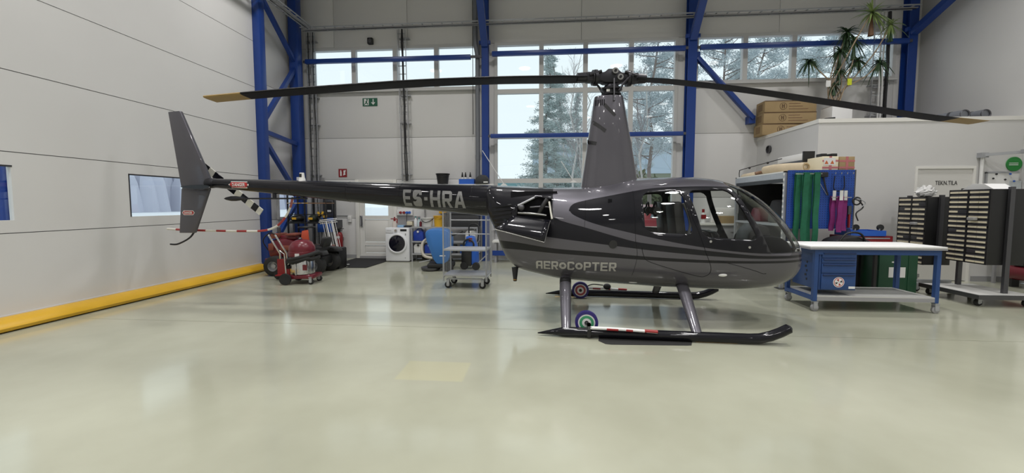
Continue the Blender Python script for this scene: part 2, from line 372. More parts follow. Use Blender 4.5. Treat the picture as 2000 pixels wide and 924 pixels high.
girt(-1.44, 3.33, pY(957, 266, YB-.24).z, 'blue horizontal steel bar across the middle of the big window', .1)
girt(3.55, 8.24, pY(1365, 92.5, YB-.24).z, 'blue horizontal steel bar behind the hanging plant')
t = thing('diagonal_brace', 'slanting blue steel tube running from column down towards the cardboard boxes', 'brace', (3.52, YB-.17, 4.75))
p = pY(1365, 112, YB-.2); q = pY(1490, 242, YB-.2); dq = q-p
MB().beam((.06, 0, p.z-4.75), (dq.x-.13, 0, q.z-4.75+.13), .1, .12, (0, 1, 0)).build('tube', M_blue, t, bevel=.01)
MB().bx(-.03, .12, -.015, .015, p.z-4.75-.1, p.z-4.75+.14).build('gusset', M_blue, t)
MB().bx(dq.x-.23, dq.x-.09, -.03, .17, q.z-4.75+.02, q.z-4.75+.2).build('foot_plate', M_blue, t)
# cable trays ----------------------------------------------------------------
def tray(name, lab, p0, p1, wdir, w, n, cables=()):
    p0, p1, wd = V(p0), V(p1), V(wdir); t = thing(name, lab, 'cable tray', p0); d = p1-p0; up = d.normalized().cross(wd)
    for s in (-.5, .5): MB().beam(wd*w*s, d+wd*w*s, .014, .028, up).build('rail', M_steel, t)
    me = MB().beam(-wd*w/2, wd*w/2, .025, .015, d.normalized()).mesh('rung')
    for i in range(n):
        o = link('rung', me, M_steel, t); o.location = d*(i+.5)/n
    for s, r, m in cables:
        pts = [d*k/12+wd*w*s+up*(-.02)+wd*random.uniform(-.012, .012) for k in range(13)]
        MB().tube(pts, r, 6).build('cable', m, t, smooth=60)
    if abs(d.z) > 1:      # stand-off brackets holding an upright ladder to the wall
        for zb in (.8, 2.2, 3.5, 4.2, 5.62):
            if p0.z+.05 < zb < p1.z-.02: MB().bx(-w/2-.03, w/2+.03, .012, .131, zb-p0.z-.012, zb-p0.z+.012).build('wall_bracket', M_steel, t)
    return t
tray('cable_tray', 'long galvanised ladder tray running along the back wall above the windows', (-6.1, YB-.405, 5.80), (8.18, YB-.405, 5.80), (0, 1, 0), .24, 58, [(.1, .012, M_ink), (-.1, .014, M_grey)])
tray('cable_tray', 'galvanised ladder tray bending off along the left wall top', (-5.88, YB-.5, 5.80), (-5.88, 6.6, 5.86), (1, 0, 0), .22, 14, [(.2, .02, M_grey), (-.1, .016, M_ink), (.0, .014, M_grey)])
tray('cable_ladder', 'upright galvanised cable ladder in the corner beside truss column', (-6.06, YB-.13, .1), (-6.06, YB-.13, 5.83), (1, 0, 0), .22, 30, [(.1, .016, M_grey), (-.25, .013, M_ink), (.35, .012, M_ink)])
tray('cable_ladder', 'upright galvanised cable ladder between the high window panes above door', (-3.6, YB-.13, 2.03), (-3.66, YB-.13, 5.83), (1, 0, 0), .2, 19, [(.05, .016, M_ink), (.2, .016, M_ink), (-.3, .01, M_grey)])
tray('cable_ladder', 'upright galvanised cable ladder behind the plant near corner column', (7.7, YB-.13, 3.06), (7.7, YB-.13, 5.83), (1, 0, 0), .34, 14, [(.38, .035, M_ink), (.1, .02, M_white), (-.1, .02, M_white)])
M_pipe = mat('grey rainwater pipe', (.16, .17, .19), .45)
t = thing('rainwater_pipe', 'dark grey rainwater pipe running down beside blue column', 'pipe', (-1.715, YB-.17, 0))
MB().cyl((0, 0, 0), (0, 0, 5.05), .055).tube([(0, 0, 5.0), (0, 0, 5.1), (-.05, 0, 5.4), (-.05, 0, ZC-.01)], .055, 16).build('pipe', M_pipe, t, smooth=50)
for z in (2.55, 4.5): MB().cyl((0, 0, z), (0, 0, z+.12), .062).build('coupling', M_pipe, t, smooth=50); MB().bx(-.02, .02, .05, .171 if z < 4 else .1, z+.2, z+.23).build('wall_clamp', M_pipe, t)
MB().cyl((-.125, .05, 3.2), (-.125, .05, ZC-.02), .008, n=6).build('cord', M_ink, t)
for (u0, v0, u1, v1, l) in ((942, 294, 985, 361, 'thin white stay rod beside the grey rainwater pipe'), (1096, 315, 1121, 355, 'thin white stay rod behind the grey rotor mast fairing')):
    yr = YB-.32 if u0 < 1000 else YB-.045; a = pY(u0, v0, yr); b = pY(u1, v1, yr); t = thing('stay_rod', l, 'rod', b)
    MB().tube([V((0, 0, 0)), a-b], .009, 8).build('rod', M_white, t, smooth=60)
    MB().prism([(-.1, -.02), (.08, -.02), (.02, .03), (-.04, .03)], -.02, .027).build('foot', M_white, t)
# ceiling lamps -----------------------------------------------------------------
M_lamp = mat('lamp diffuser', (1, .97, .92), .5, emit=30.)
first = None
for iy, y in enumerate((7.2, 3.9, .6, -2.7, -6.0)):
    for ix, x in enumerate((-4.6, -.9, 2.8, 6.5)):
        where = ('nearest the back wall', 'over the helicopter rotor', 'in the middle of the hall', 'in the fourth cross row', 'nearest the front wall')[iy]
        lab = 'round high bay lamp '+where+', '+('along the hangar door', 'over the tail boom line', 'over the cabin line', 'along the right wall')[ix]
        if first is None:
            t = first = thing('ceiling_lamp', lab, 'lamp', (x, y, 7.0), 0, 'high bay ceiling lamps')
            MB().lathe([(.05, .3), (.08, .3), (.1, .1), (.24, .06), (.26, -.01), (.235, -.01)]).build('housing', M_grey, t, smooth=40)
            MB().cyl((0, 0, .3), (0, 0, .8), .012, n=8).build('hanger', M_steel, t)
            MB().lathe([(.0, -.012), (.235, -.012), (.23, -.03), (.0, -.035)]).build('diffuser', mat('lamp lens', (1, .98, .95), .5, emit=6.), t, smooth=40)
        else: dup(first, (x, y, 7.0), label=lab); continue
        ld = bpy.data.lights.new('lamp_light', 'AREA'); ld.shape = 'DISK'; ld.size = .5; ld.energy = LAMP_W; ld.color = (1, .98, .965); ld.spread = rad(135)
        lo = bpy.data.objects.new('lamp_light', ld); COL.objects.link(lo); lo.parent = t; lo.location = (0, 0, -.05)
# ================================================================== helicopter
H0 = V((.871, 5.39, 0)); TH = rad(-2.5)
_ax = V((cos(TH), sin(TH), 0)); _ay = V((-sin(TH), cos(TH), 0))
def hp(u, v, yo=0.):
    """pixel -> (x, z) on the plane y = yo of the helicopter"""
    d = ray(u, v); t = ((H0+_ay*yo-_C).dot(_ay))/d.dot(_ay); p = _C+d*t-H0; return p.dot(_ax), p.z
heli = thing('helicopter', 'dark grey and black four-seat helicopter on skids lettered ES-HRA and AEROCOPTER', 'helicopter', H0, TH)
def pchip(xs, ys):
    n = len(xs); h = [xs[i+1]-xs[i] for i in range(n-1)]; d = [(ys[i+1]-ys[i])/h[i] for i in range(n-1)]; m = [d[0]]
    for i in range(1, n-1):
        if d[i-1]*d[i] <= 0: m.append(0)
        else:
            w1, w2 = 2*h[i]+h[i-1], h[i]+2*h[i-1]; m.append((w1+w2)/(w1/d[i-1]+w2/d[i]))
    m.append(d[-1])
    def f(x):
        i = 0
        while i < n-2 and x > xs[i+1]: i += 1
        t = (x-xs[i])/h[i]; t2, t3 = t*t, t*t*t
        return (2*t3-3*t2+1)*ys[i]+(t3-2*t2+t)*h[i]*m[i]+(-2*t3+3*t2)*ys[i+1]+(t3-t2)*h[i]*m[i+1]
    return f
ST = [(-1.62, 1.684, 1.28, .25, 1.48), (-1.52, 1.68, 1.08, .31, 1.38), (-1.43, 1.676, .83, .345, 1.25), (-1.33, 1.672, .67, .375, 1.18), (-1.2, 1.668, .585, .405, 1.13), (-.95, 1.66, .525, .46, 1.08),
      (-.7, 1.655, .48, .515, 1.03), (-.4, 1.66, .46, .57, 1.0), (-.1, 1.70, .443, .615, .97), (.2, 1.755, .43, .64, .95), (.5, 1.772, .415, .648, .94), (.85, 1.777, .407, .648, .93), (1.15, 1.755, .40, .635, .92),
      (1.42, 1.675, .40, .605, .90), (1.65, 1.55, .412, .555, .88), (1.85, 1.385, .44, .485, .85), (2.0, 1.215, .49, .40, .82), (2.12, 1.04, .57, .29, .80), (2.19, .92, .68, .15, .80), (2.215, .82, .78, .02, .80)]
fx = [s[0] for s in ST]; FT, FB, FWd, FM = [pchip(fx, [s[k] for s in ST]) for k in (1, 2, 3, 4)]
xs = []
for i in range(len(fx)-1):
    n = max(2, int((fx[i+1]-fx[i])/.045))
    xs += [fx[i]+(fx[i+1]-fx[i])*k/n for k in range(n)]
xs.append(fx[-1]); NS = 64
body = MB(); vs = []; fs = []
def sp(c, e): return math.copysign(abs(c)**e, c)
for x in xs:
    zt, zb, wd, zm = FT(x), FB(x), FWd(x), FM(x)
    for k in range(NS):
        t = 2*pi*k/NS; e = 2/2.35 if sin(t) >= 0 else 2/2.7
        vs.append((x, wd*sp(cos(t), e), zm+((zt-zm) if sin(t) >= 0 else (zm-zb))*sp(sin(t), e)))
for i in range(len(xs)-1):
    for k in range(NS): fs.append((i*NS+k, i*NS+(k+1) % NS, (i+1)*NS+(k+1) % NS, (i+1)*NS+k))
fs.append(tuple(range(NS-1, -1, -1))); fs.append(tuple((len(xs)-1)*NS+k for k in range(NS)))
BVH_body = BVHTree.FromPolygons([V(v) for v in vs], fs)
body.add(vs, fs)
def wrap(verts, bvh, off=.004, side=-1):
    for v in verts:
        h = bvh.ray_cast(V((v.co.x, 3*side, v.co.z)), V((0, -side, 0)))
        if h[0] is None: h = bvh.find_nearest(v.co)
        v.co.y = h[0].y+off*side
def surf(bvh, x, z, off=0., side=-1):
    h = bvh.ray_cast(V((x, 3*side, z)), V((0, -side, 0)))
    if h[0] is None: h = bvh.find_nearest(V((x, side*.5, z)))
    return V((x, h[0].y+off*side, z))
def paint():
    m = bpy.data.materials.new('two tone metallic paint'); m.use_nodes = True; nt = m.node_tree; N = nt.nodes.new; L = nt.links.new
    b = nt.nodes['Principled BSDF']; tc = N('ShaderNodeTexCoord'); s = N('ShaderNodeSeparateXYZ'); L(tc.outputs['Object'], s.inputs[0])
    X0, X1 = -1.8, 2.6; mr = N('ShaderNodeMapRange'); mr.inputs[1].default_value = X0; mr.inputs[2].default_value = X1; L(s.outputs[0], mr.inputs[0])
    def below(pts):      # 1 where z < curve(x)
        c = N('ShaderNodeFloatCurve'); cv = c.mapping.curves[0]; P = [((p[0]-X0)/(X1-X0), p[1]/2) for p in pts]
        P = [(0, P[0][1])]+[p for p in P if .001 < p[0] < .999]+[(1, P[-1][1])]
        cv.points[0].location = P[0]; cv.points[1].location = P[-1]
        for p in P[1:-1]: cv.points.new(*p)
        for q in cv.points: q.handle_type = 'AUTO_CLAMPED'
        c.mapping.update(); L(mr.outputs[0], c.inputs['Value'])
        d = N('ShaderNodeMath'); d.operation = 'MULTIPLY'; d.inputs[1].default_value = 2; L(c.outputs[0], d.inputs[0])
        e = N('ShaderNodeMath'); e.operation = 'LESS_THAN'; L(s.outputs[2], e.inputs[0]); L(d.outputs[0], e.inputs[1]); return e.outputs[0]
    def op(o, a, b2):
        d = N('ShaderNodeMath'); d.operation = o
        for i, q in enumerate((a, b2)):
            if isinstance(q, (int, float)): d.inputs[i].default_value = q
            else: L(q, d.inputs[i])
        return d.outputs[0]
    def band(top, bot): return op('MULTIPLY', below(top), op('SUBTRACT', 1, below(bot)))
    tearT = [(-.575, 1.36), (-.565, 1.40), (-.545, 1.425), (-.515, 1.447), (-.375, 1.486), (-.11, 1.538), (.16, 1.59), (.38, 1.626), (.75, 1.645), (1.0, 1.648), (1.25, 1.645)]
    tearB = [(-.575, 1.36), (-.55, 1.335), (-.525, 1.315), (-.472, 1.287), (-.285, 1.215), (.148, 1.107), (.369, 1.058), (.733, .986), (1.225, .918), (1.599, .889), (1.974, .885)]
    sw = [(-.761, 1.278), (-.666, 1.243), (-.395, 1.17), (0, 1.058), (.178, 1.013), (.444, .978), (.756, .944), (1.226, .894), (1.536, .866), (1.975, .858)]
    g2t = [(-1.477, 1.116), (-.718, 1.033), (-.113, .968), (.344, .917), (.758, .880), (1.065, .857), (1.537, .832), (1.976, .828)]
    g2b = [(-1.477, .981), (-.717, .906), (-.147, .879), (.176, .854), (.759, .823), (1.539, .806), (1.978, .804)]
    b2b = [(-1.354, .879), (-.764, .851), (-.146, .825), (.233, .808), (.761, .788), (1.54, .779), (1.979, .778)]
    tear = op('MULTIPLY', band(tearT, tearB), op('GREATER_THAN', s.outputs[0], -.575))
    rear = op('MULTIPLY', op('LESS_THAN', s.outputs[0], -.772), op('SUBTRACT', 1, below(g2t)))
    blk = op('MAXIMUM', op('MAXIMUM', tear, rear), op('MAXIMUM', band(sw, g2t), band(g2b, b2b)))
    mx = N('ShaderNodeMix'); mx.data_type = 'RGBA'; L(blk, mx.inputs[0])
    mx.inputs[6].default_value = (.112, .108, .124, 1); mx.inputs[7].default_value = (.006, .006, .009, 1); L(mx.outputs[2], b.inputs['Base Color'])
    me = op('MULTIPLY', op('SUBTRACT', 1, blk), .55); L(me, b.inputs['Metallic'])
    b.inputs['Roughness'].default_value = .4; b.inputs['Coat Weight'].default_value = 1; b.inputs['Coat Roughness'].default_value = .03; b.inputs['Coat IOR'].default_value = 1.34; b.inputs['Specular IOR Level'].default_value = .1
    return m
M_paint = paint()
M_hgrey = mat('metallic grey paint', (.112, .108, .124), .38, .55, 1.)
M_hblack = mat('gloss black paint', (.006, .006, .009), .3, 0, 1.)
M_cabin = mat('dark cabin lining', (.010, .010, .012), .8, spec=.1)
M_decal = mat('silver lettering', (.40, .39, .37), .45, .2)
M_mech = mat('dark machined metal', (.035, .035, .04), .4, .7)
M_bolt = mat('bare steel', (.35, .35, .34), .35, .9)
M_hglass = glass('tinted acrylic', (.94, .95, .94), 1.32)
for m_ in (M_hgrey, M_hblack):
    q_ = m_.node_tree.nodes['Principled BSDF'].inputs; q_['Coat IOR'].default_value = 1.34; q_['Specular IOR Level'].default_value = .1; q_['Coat Roughness'].default_value = .03
def chamfer(poly, c):
    out = []; n = len(poly)
    for i, p in enumerate(poly):
        p = V((p[0], p[1])); a = V(poly[i-1])-p; b = V(poly[(i+1) % n])-p
        out += [p+a.normalized()*c, p+(a.normalized()+b.normalized())*c*.36, p+b.normalized()*c]
    return [(q.x, q.y) for q in out]
def inside(poly, x, z, e=0.):
    s = 0
    for i in range(len(poly)):
        a, b = poly[i], poly[(i+1) % len(poly)]
        c = (b[0]-a[0])*(z-a[1])-(b[1]-a[1])*(x-a[0])
        if abs(c) < 1e-12: continue
        if s == 0: s = 1 if c > 0 else -1
        elif c*s < 0: return False
    return True
RW = chamfer([(.26, 1.57), (.70, 1.595), (.807, 1.10), (.283, 1.13)], .06)
FW = chamfer([(.775, 1.597), (1.25, 1.61), (1.515, 1.04), (.911, 1.075)], .06)
WS = [(1.22, 1.79), (1.66, .897), (2.3, .897), (2.3, 1.95), (1.18, 1.95)]
EN = [(-1.22, 1.27), (-.785, 1.25), (-.785, 1.50), (-.95, 1.53), (-1.2, 1.42)]
bm = bmesh.new(); me0 = body.mesh('fuselage'); bm.from_mesh(me0)
bm.faces.ensure_lookup_table()
def cut(poly, sel):
    x0, x1 = min(p[0] for p in poly)-.1, max(p[0] for p in poly)+.1; z0, z1 = min(p[1] for p in poly)-.1, max(p[1] for p in poly)+.1
    for i in range(len(poly)):
        a, b = V(poly[i]), V(poly[(i+1) % len(poly)]); d = b-a
        if d.length < 1e-6: continue
        fsel = []
        for f in bm.faces:
            c = f.calc_center_median()
            if x0 < c.x < x1 and z0 < c.z < z1 and sel(c): fsel.append(f)
        ge = set(fsel)
        for f in fsel: ge.update(f.edges); ge.update(f.verts)
        bmesh.ops.bisect_plane(bm, geom=list(ge), dist=1e-5, plane_co=(a.x, 0, a.y), plane_no=(-d.y, 0, d.x))
big = lambda c: abs(c.y) > .15
cut(RW, big); cut(FW, big); cut(WS[:3], lambda c: True); cut(EN, lambda c: c.y < -.1)
for yy in (-.02, .02):
    ge = set(f for f in bm.faces if abs(f.calc_center_median().y) < .15 and f.calc_center_median().x > 1.1)
    for f in list(ge): ge.update(f.edges); ge.update(f.verts)
    bmesh.ops.bisect_plane(bm, geom=list(ge), dist=1e-5, plane_co=(0, yy, 0), plane_no=(0, 1, 0))
groups = {}
for f in bm.faces:
    c = f.calc_center_median(); k = None
    if abs(c.y) > .15 and inside(RW, c.x, c.z): k = ('rear_window', c.y > 0)
    elif abs(c.y) > .15 and inside(FW, c.x, c.z): k = ('front_window', c.y > 0)
    elif c.x > 1.15 and inside(WS, c.x, c.z) and abs(c.y) > .02: k = ('windshield', c.y > 0)
    elif c.y < -.1 and inside(EN, c.x, c.z): k = ('hole', False)
    if k: groups.setdefault(k, []).append(f)
for k, fl_ in groups.items():
    if k[0] == 'hole': continue
    b2 = MB(); ix = {}
    for f in fl_:
        for v in f.verts:
            if v not in ix: ix[v] = len(b2.v); b2.v.append(v.co.copy())
        b2.f.append(tuple(ix[v] for v in f.verts))
    o = b2.build(k[0], M_hglass, heli, smooth=60, fix=False)
    sd = o.modifiers.new('th', 'SOLIDIFY'); sd.thickness = .004; sd.offset = -1; sd.use_rim = False
bmesh.ops.delete(bm, geom=[f for fl_ in groups.values() for f in fl_], context='FACES')
me = bpy.data.meshes.new('fuselage'); bm.to_mesh(me); bm.free()
me.polygons.foreach_set('use_smooth', [True]*len(me.polygons)); me.materials.append(M_paint); me.materials.append(M_cabin)
fus = link('fuselage', me, None, heli); sd = fus.modifiers.new('th', 'SOLIDIFY'); sd.thickness = .018; sd.offset = -1; sd.material_offset = 1; sd.material_offset_rim = 1
def seam(pts, name='door_seam', m=None, r=.0028, n=8, bvh=None):
    P = [surf(bvh or BVH_body, p.x, p.y, .0005) for p in spl([(a, b, 0) for a, b in pts], n)]
    return MB().tube(P, r, 6).build(name, m or M_cabin, fus if not bvh else heli, smooth=60)
nx = lambda *a: [hp(u, v, -.62) for u, v in a]
seam(nx((1253, 484), (1256, 497), (1264, 509), (1300, 522), (1364, 540.5), (1380, 540), (1388, 532), (1387, 518), (1377, 493)))
seam(nx((1377, 493), (1370, 470), (1352, 420), (1338, 368)))
seam(nx((1400, 509), (1440, 519), (1480, 531), (1496, 537), (1504, 537)))
seam(nx((1241, 372), (1241, 400), (1241, 440), (1241, 470), (1244, 500), (1236, 540)), r=.002)
seam(nx((1145, 391), (1144, 420), (1142, 444)), r=.0018)
# boom --------------------------------------------------------------------------
BX = [(-.7, 1.42, .21), (-1.1, 1.455, .215), (-1.75, 1.492, .204), (-2.6, 1.546, .173), (-3.6, 1.610, .139), (-4.8, 1.69, .099), (-5.72, 1.745, .066), (-5.76, 1.747, .062)]
boom = MB().tube([(x, 0, z) for x, z, r in BX], [r for x, z, r in BX], 40); BVH_boom = BVHTree.FromPolygons([V(v) for v in boom.v], boom.f)
bo = boom.build('tail_boom', M_hblack, heli, smooth=40)
for x in (-1.84, -2.83, -3.6, -4.45):
    z = 1.492+(x+1.75)*-.0636; r = .204+(x+1.75)*.0342
    MB().torus((x, 0, z), r-.001, .0025, 'x', 40, 6).build('boom_joint', M_hblack, bo, smooth=60)
def rc(x0, z0, x1, z1): return [(x0, z0), (x1, z0), (x1, z1), (x0, z1)]
def glyph(c, t=.27, h=.19):
    """bold block letters as polygons in the unit square"""
    m = .5-h/2
    if c == 'E': return [rc(0, 0, t, 1), rc(t, 0, 1, h), rc(t, m, .9, m+h), rc(t, 1-h, 1, 1)]
    if c == 'H': return [rc(0, 0, t, 1), rc(1-t, 0, 1, 1), rc(t, m, 1-t, m+h)]
    if c == 'T': return [rc(.5-t/2, 0, .5+t/2, 1-h), rc(0, 1-h, 1, 1)]
    if c == '-': return [rc(.1, .38, .9, .58)]
    if c == 'P': return [rc(0, 0, t, 1), rc(t, 1-h, .8, 1), rc(t, .36, .8, .36+h), [(1-t, .36+h), (1-t, .36+h*.6), (.8, .36), (.93, .4), (1, .5), (1, .86), (.93, .96), (.8, 1), (1-t, 1-h)]]
    if c == 'R': return glyph('P', t, h)+[[(.42, .4), (.68, .4), (1.02, 0), (.72, 0)]]
    if c == 'C': return [[(0, .14), (.14, 0), (.3, 0), (t, h), (t, 1-h), (.3, 1), (.14, 1), (0, .86)], rc(t, 0, .86, h), rc(t, 1-h, .86, 1), [(.86, 0), (1, .14), (1, .3), (1-t, .3), (1-t, h)], [(.86, 1), (1-t, 1-h), (1-t, .7), (1, .7), (1, .86)]]
    if c == 'A': return [[(0, 0), (t, 0), (.5+.02, .8), (.64, 1), (.36, 1)], [(1-t, 0), (1, 0), (.64, 1), (.5, .8)], rc(.24, .2, .76, .2+h)]
    if c == 'a': return [[(0, 0), (t, 0), (t, .75), (.36, 1-h), (.36, 1), (.2, .98), (.06, .9), (0, .78)], rc(.36, 1-h, 1-t, 1), rc(1-t, 0, 1, 1), rc(t, .34, 1-t, .34+h)]
    if c == 'S': return [[(0, .3), (0, .14), (.1, .03), (.22, 0), (.78, 0), (.9, .03), (1, .14), (1, .42), (.92, .52), (.78, .58), (.34, .6), (.3, .66), (.3, .78), (.34, .82), (.66, .82), (.7, .78), (.7, .7), (1, .7), (1, .86), (.9, .97), (.78, 1), (.22, 1), (.1, .97), (0, .86), (0, .58), (.08, .48), (.22, .42), (.66, .4), (.7, .36), (.7, .22), (.66, .18), (.34, .18), (.3, .22), (.3, .3)]]
def letter(c, x0, z0, w_, h_, slope, bvh, m, parent, name='lettering', off=.006):
    b3 = bmesh.new()
    for poly in glyph(c):
        b3.faces.new([b3.verts.new((x0+p[0]*w_, -1, z0+p[1]*h_+p[0]*w_*slope)) for p in poly])
    bmesh.ops.triangulate(b3, faces=b3.faces); bmesh.ops.subdivide_edges(b3, edges=[e for e in b3.edges if e.calc_length() > h_*.25], cuts=3)
    bmesh.ops.triangulate(b3, faces=b3.faces); me = bpy.data.meshes.new(name); b3.to_mesh(me); b3.free(); wrap(me.vertices, bvh, off); return link(name, me, m, parent)
a, b = hp(788, 402, -.16), hp(912, 407, -.16); c = hp(788, 370, -.16)
W_ = b[0]-a[0]; H_ = c[1]-a[1]; sl = (b[1]-a[1])/W_; x = a[0]
for ch, f in zip('ES-HRA', (.142, .158, .082, .175, .17, .19)):
    letter(ch, x, a[1]+(x-a[0])*sl, W_*(f-.015), H_, sl, BVH_boom, mat('grey lettering', (.20, .20, .20), .5), bo, 'registration_letter'); x += W_*(f+.017)
a, b, c = hp(1045, 529.5, -.55), hp(1205, 529.5, -.55), hp(1045, 512, -.55)
ls = (b[0]-a[0])/10; lh = c[1]-a[1]; sl = (b[1]-a[1])/(b[0]-a[0])
for i, ch in enumerate('aER*C*PTER'):
    x = a[0]+i*ls; z = a[1]+(x-a[0])*sl
    if ch != '*': letter(ch, x, z, ls*.86, lh, sl, BVH_body, M_decal, fus); continue
    cx_, cz = x+ls*.43, z+lh*.5; R_ = ls*.46; vv = []; ff = []
    for q in range(6):       # swirl of curved blades making the letter O
        t0 = q*pi/3; pts = []
        for k in range(6): t = t0+k*.24; r_ = R_*(1.02-.01*k); pts.append((r_*cos(t), r_*sin(t)))
        for k in range(5, -1, -1): t = t0+.6+k*.12; r_ = R_*(.30+.07*k); pts.append((r_*cos(t), r_*sin(t)))
        o_ = len(vv); vv += pts; ff.append(tuple(range(o_, o_+12)))
    me = bpy.data.meshes.new('lettering'); me.from_pydata([(cx_+p[0], -1, cz+p[1]) for p in vv], [], ff); wrap(me.vertices, BVH_body); link('lettering', me, M_decal, fus)
M_dng = mat('red warning plate', (.42, .03, .03), .4)
def danger(cx_, cz, w_, h_, bvh, parent, slope=0.):
    rt = None
    for k, (s_, m, off) in enumerate(((1, M_paper, .003), (.9, M_dng, .005))):
        a_, b_ = w_*s_/2, h_/2*(s_ if k == 0 else .78); p = [(-a_, 0), (-a_+b_*.8, -b_), (0, -b_), (a_-b_*.8, -b_), (a_, 0), (a_-b_*.8, b_), (0, b_), (-a_+b_*.8, b_)]
        me = bpy.data.meshes.new('danger_sign'); me.from_pydata([(cx_+x, -1, cz+z+x*slope) for x, z in p]+[(cx_, -1, cz)], [], [(i, (i+1) % 8, 8) for i in range(8)]); wrap(me.vertices, bvh, off)
        rt = link('danger_sign' if k == 0 else 'sign_field', me, m, parent if k == 0 else rt)
        if k == 0: base = rt
    me = text_mesh('DANGER', w_*.64, h_*.5, .03)
    for v in me.vertices: v.co = (cx_-w_*.32+v.co.x, -1, cz-h_*.25+v.co.y+(v.co.x-w_*.32)*slope)
    wrap(me.vertices, bvh, .007); link('sign_text', me, M_paper, parent)
x, z = hp(466.5, 361, -.08); danger(x, z, .33, .095, BVH_boom, heli, -.02)
# tail -----------------------------------------------------------------------------
P = lambda *a: [hp(u, v) for u, v in a]
f1 = MB().prism(P((331, 219), (354, 217), (411, 348), (411, 368), (357, 368)), -.028, .028); f1.build('upper_fin', M_hgrey, heli, bevel=.012)
pl = P((357, 368), (411, 368), (382, 455), (353, 455)); lf = MB().prism(pl, -.026, .026); BVH_fin = BVHTree.FromPolygons([V(v) for v in lf.v], lf.f); lf.build('lower_fin', M_hgrey, heli, bevel=.012)
x, z = hp(371.5, 415.5); danger(x, z, .21, .07, BVH_fin, heli)
sv = []
for yo in (.02, -.3, -.58):
    x0 = hp(352, 367, yo)[0]; x1 = hp(410, 367, yo)[0]; z = 1.668; ring = []
    for k in range(12):
        t = 2*pi*k/12; ring.append(((x0+x1)/2+(x1-x0)/2*cos(t), yo, z+.026*sin(t)*(1+.25*cos(t))))
    sv += ring
st_ = MB().add(sv, [tuple(range(11, -1, -1)), tuple(24+k for k in range(12))]+[(i*12+k, i*12+(k+1) % 12, i*12+12+(k+1) % 12, i*12+12+k) for i in (0, 1) for k in range(12)])
st_.build('horizontal_stabilizer', M_hblack, heli, smooth=40)
MB().lathe([(.0, -.06), (.065, -.05), (.075, 0), (.07, .08), (.04, .12), (.0, .12)], (-5.77, 0, 1.745), 'x', 20).sph((-5.77, .06, 1.745), (.07, .1, .07)).build('tail_gearbox', M_mech, heli, smooth=50)
MB().cyl((-5.77, .05, 1.745), (-5.77, .3, 1.755), .022).lathe([(.0, -.04), (.05, -.03), (.05, .03), (.0, .04)], (-5.77, .26, 1.755), 'y', 16).build('tail_rotor_hub', M_mech, heli, smooth=50)
M_bwhite = mat('blade white', (.62, .61, .54), .45)
for s_ in (1, -1):
    d = V((.799, 0, -.601))*s_; n_ = V((d.z, 0, -d.x)); o_ = V((-5.77, .26, 1.757))
    bl = MB().ribbon([o_+d*.06, o_+d*.16, o_+d*.737], n_, .105, .014, (0, 1, 0)); bo2 = bl.build('tail_rotor_blade', M_hblack, heli, bevel=.004)
    for r0, r1 in ((.22, .33), (.45, .56), (.66, .738)):
        MB().ribbon([o_+d*r0, o_+d*r1], n_, .1056, .0152, (0, 1, 0)).build('white_band', M_bwhite, bo2)
g = [hp(u, v, .1) for u, v in ((327, 447), (360, 449), (410, 450.5), (470, 451.5), (515, 450.5), (540, 442), (556, 426), (567, 405), (575, 386))]
gp = spl([(x, .1 if i < 8 else .06, z) for i, (x, z) in enumerate(g)], 10)
gd = MB().tube(gp, .016, 10).build('tail_rotor_guard', mat('guard white', (.68, .66, .6), .4), heli, smooth=60)
L_ = 0; seg = []; last = gp[0]; cur = []; on = False; M_gred = mat('guard red', (.33, .03, .03), .4)
for p in [gp[i]+(gp[i+1]-gp[i])*k/6 for i in range(len(gp)-1) for k in range(6)]:
    L_ += (p-last).length; last = p; n_on = int((L_-.15)/.17) % 2 == 0 and L_ > .15
    if n_on: cur.append(p)
    elif cur: seg.append(cur); cur = []
if len(cur) > 2: seg.append(cur)
for s_ in seg: MB().tube(s_, .0166, 10).build('red_band', M_gred, gd, smooth=60)
MB().tube(spl([(*((lambda q: (q[0], 0, q[1]))(hp(u, v)),)[0],) for u, v in ((380, 452), (373, 462), (362, 470), (346, 477), (333, 477))], 6), .013, 8).build('tail_skid', M_mech, heli, smooth=60)
x0, z0 = hp(437, 388, -.02); x1, _ = hp(476, 388, -.02); x2, z2 = hp(600, 389, -.02)
MB().lathe([(.0, 0), (.02, .04), (.036, .12), (.036, .2), (.02, x1-x0), (.011, x1-x0+.02), (.011, x2-x0)], (x0, -.02, z0), 'x', 16).build('trim_antenna', M_mech, heli, smooth=40)
for u in (536, 590): x, _ = hp(u, 388, -.02); MB().bx(x-.02, x+.02, -.03, .0, z0, z0+.12).build('antenna_bracket', M_mech, heli)
x, z = hp(590, 352); MB().cyl((x, 0, z-.02), (x, 0, z+.03), .05, .042).cyl((x, 0, z+.03), (x, 0, z+.105), .038, .03).build('beacon', M_white, heli, smooth=40)
MB().bx(x-.016, x+.016, -.041, -.03, z+.04, z+.088).build('beacon_lens', M_black, heli)
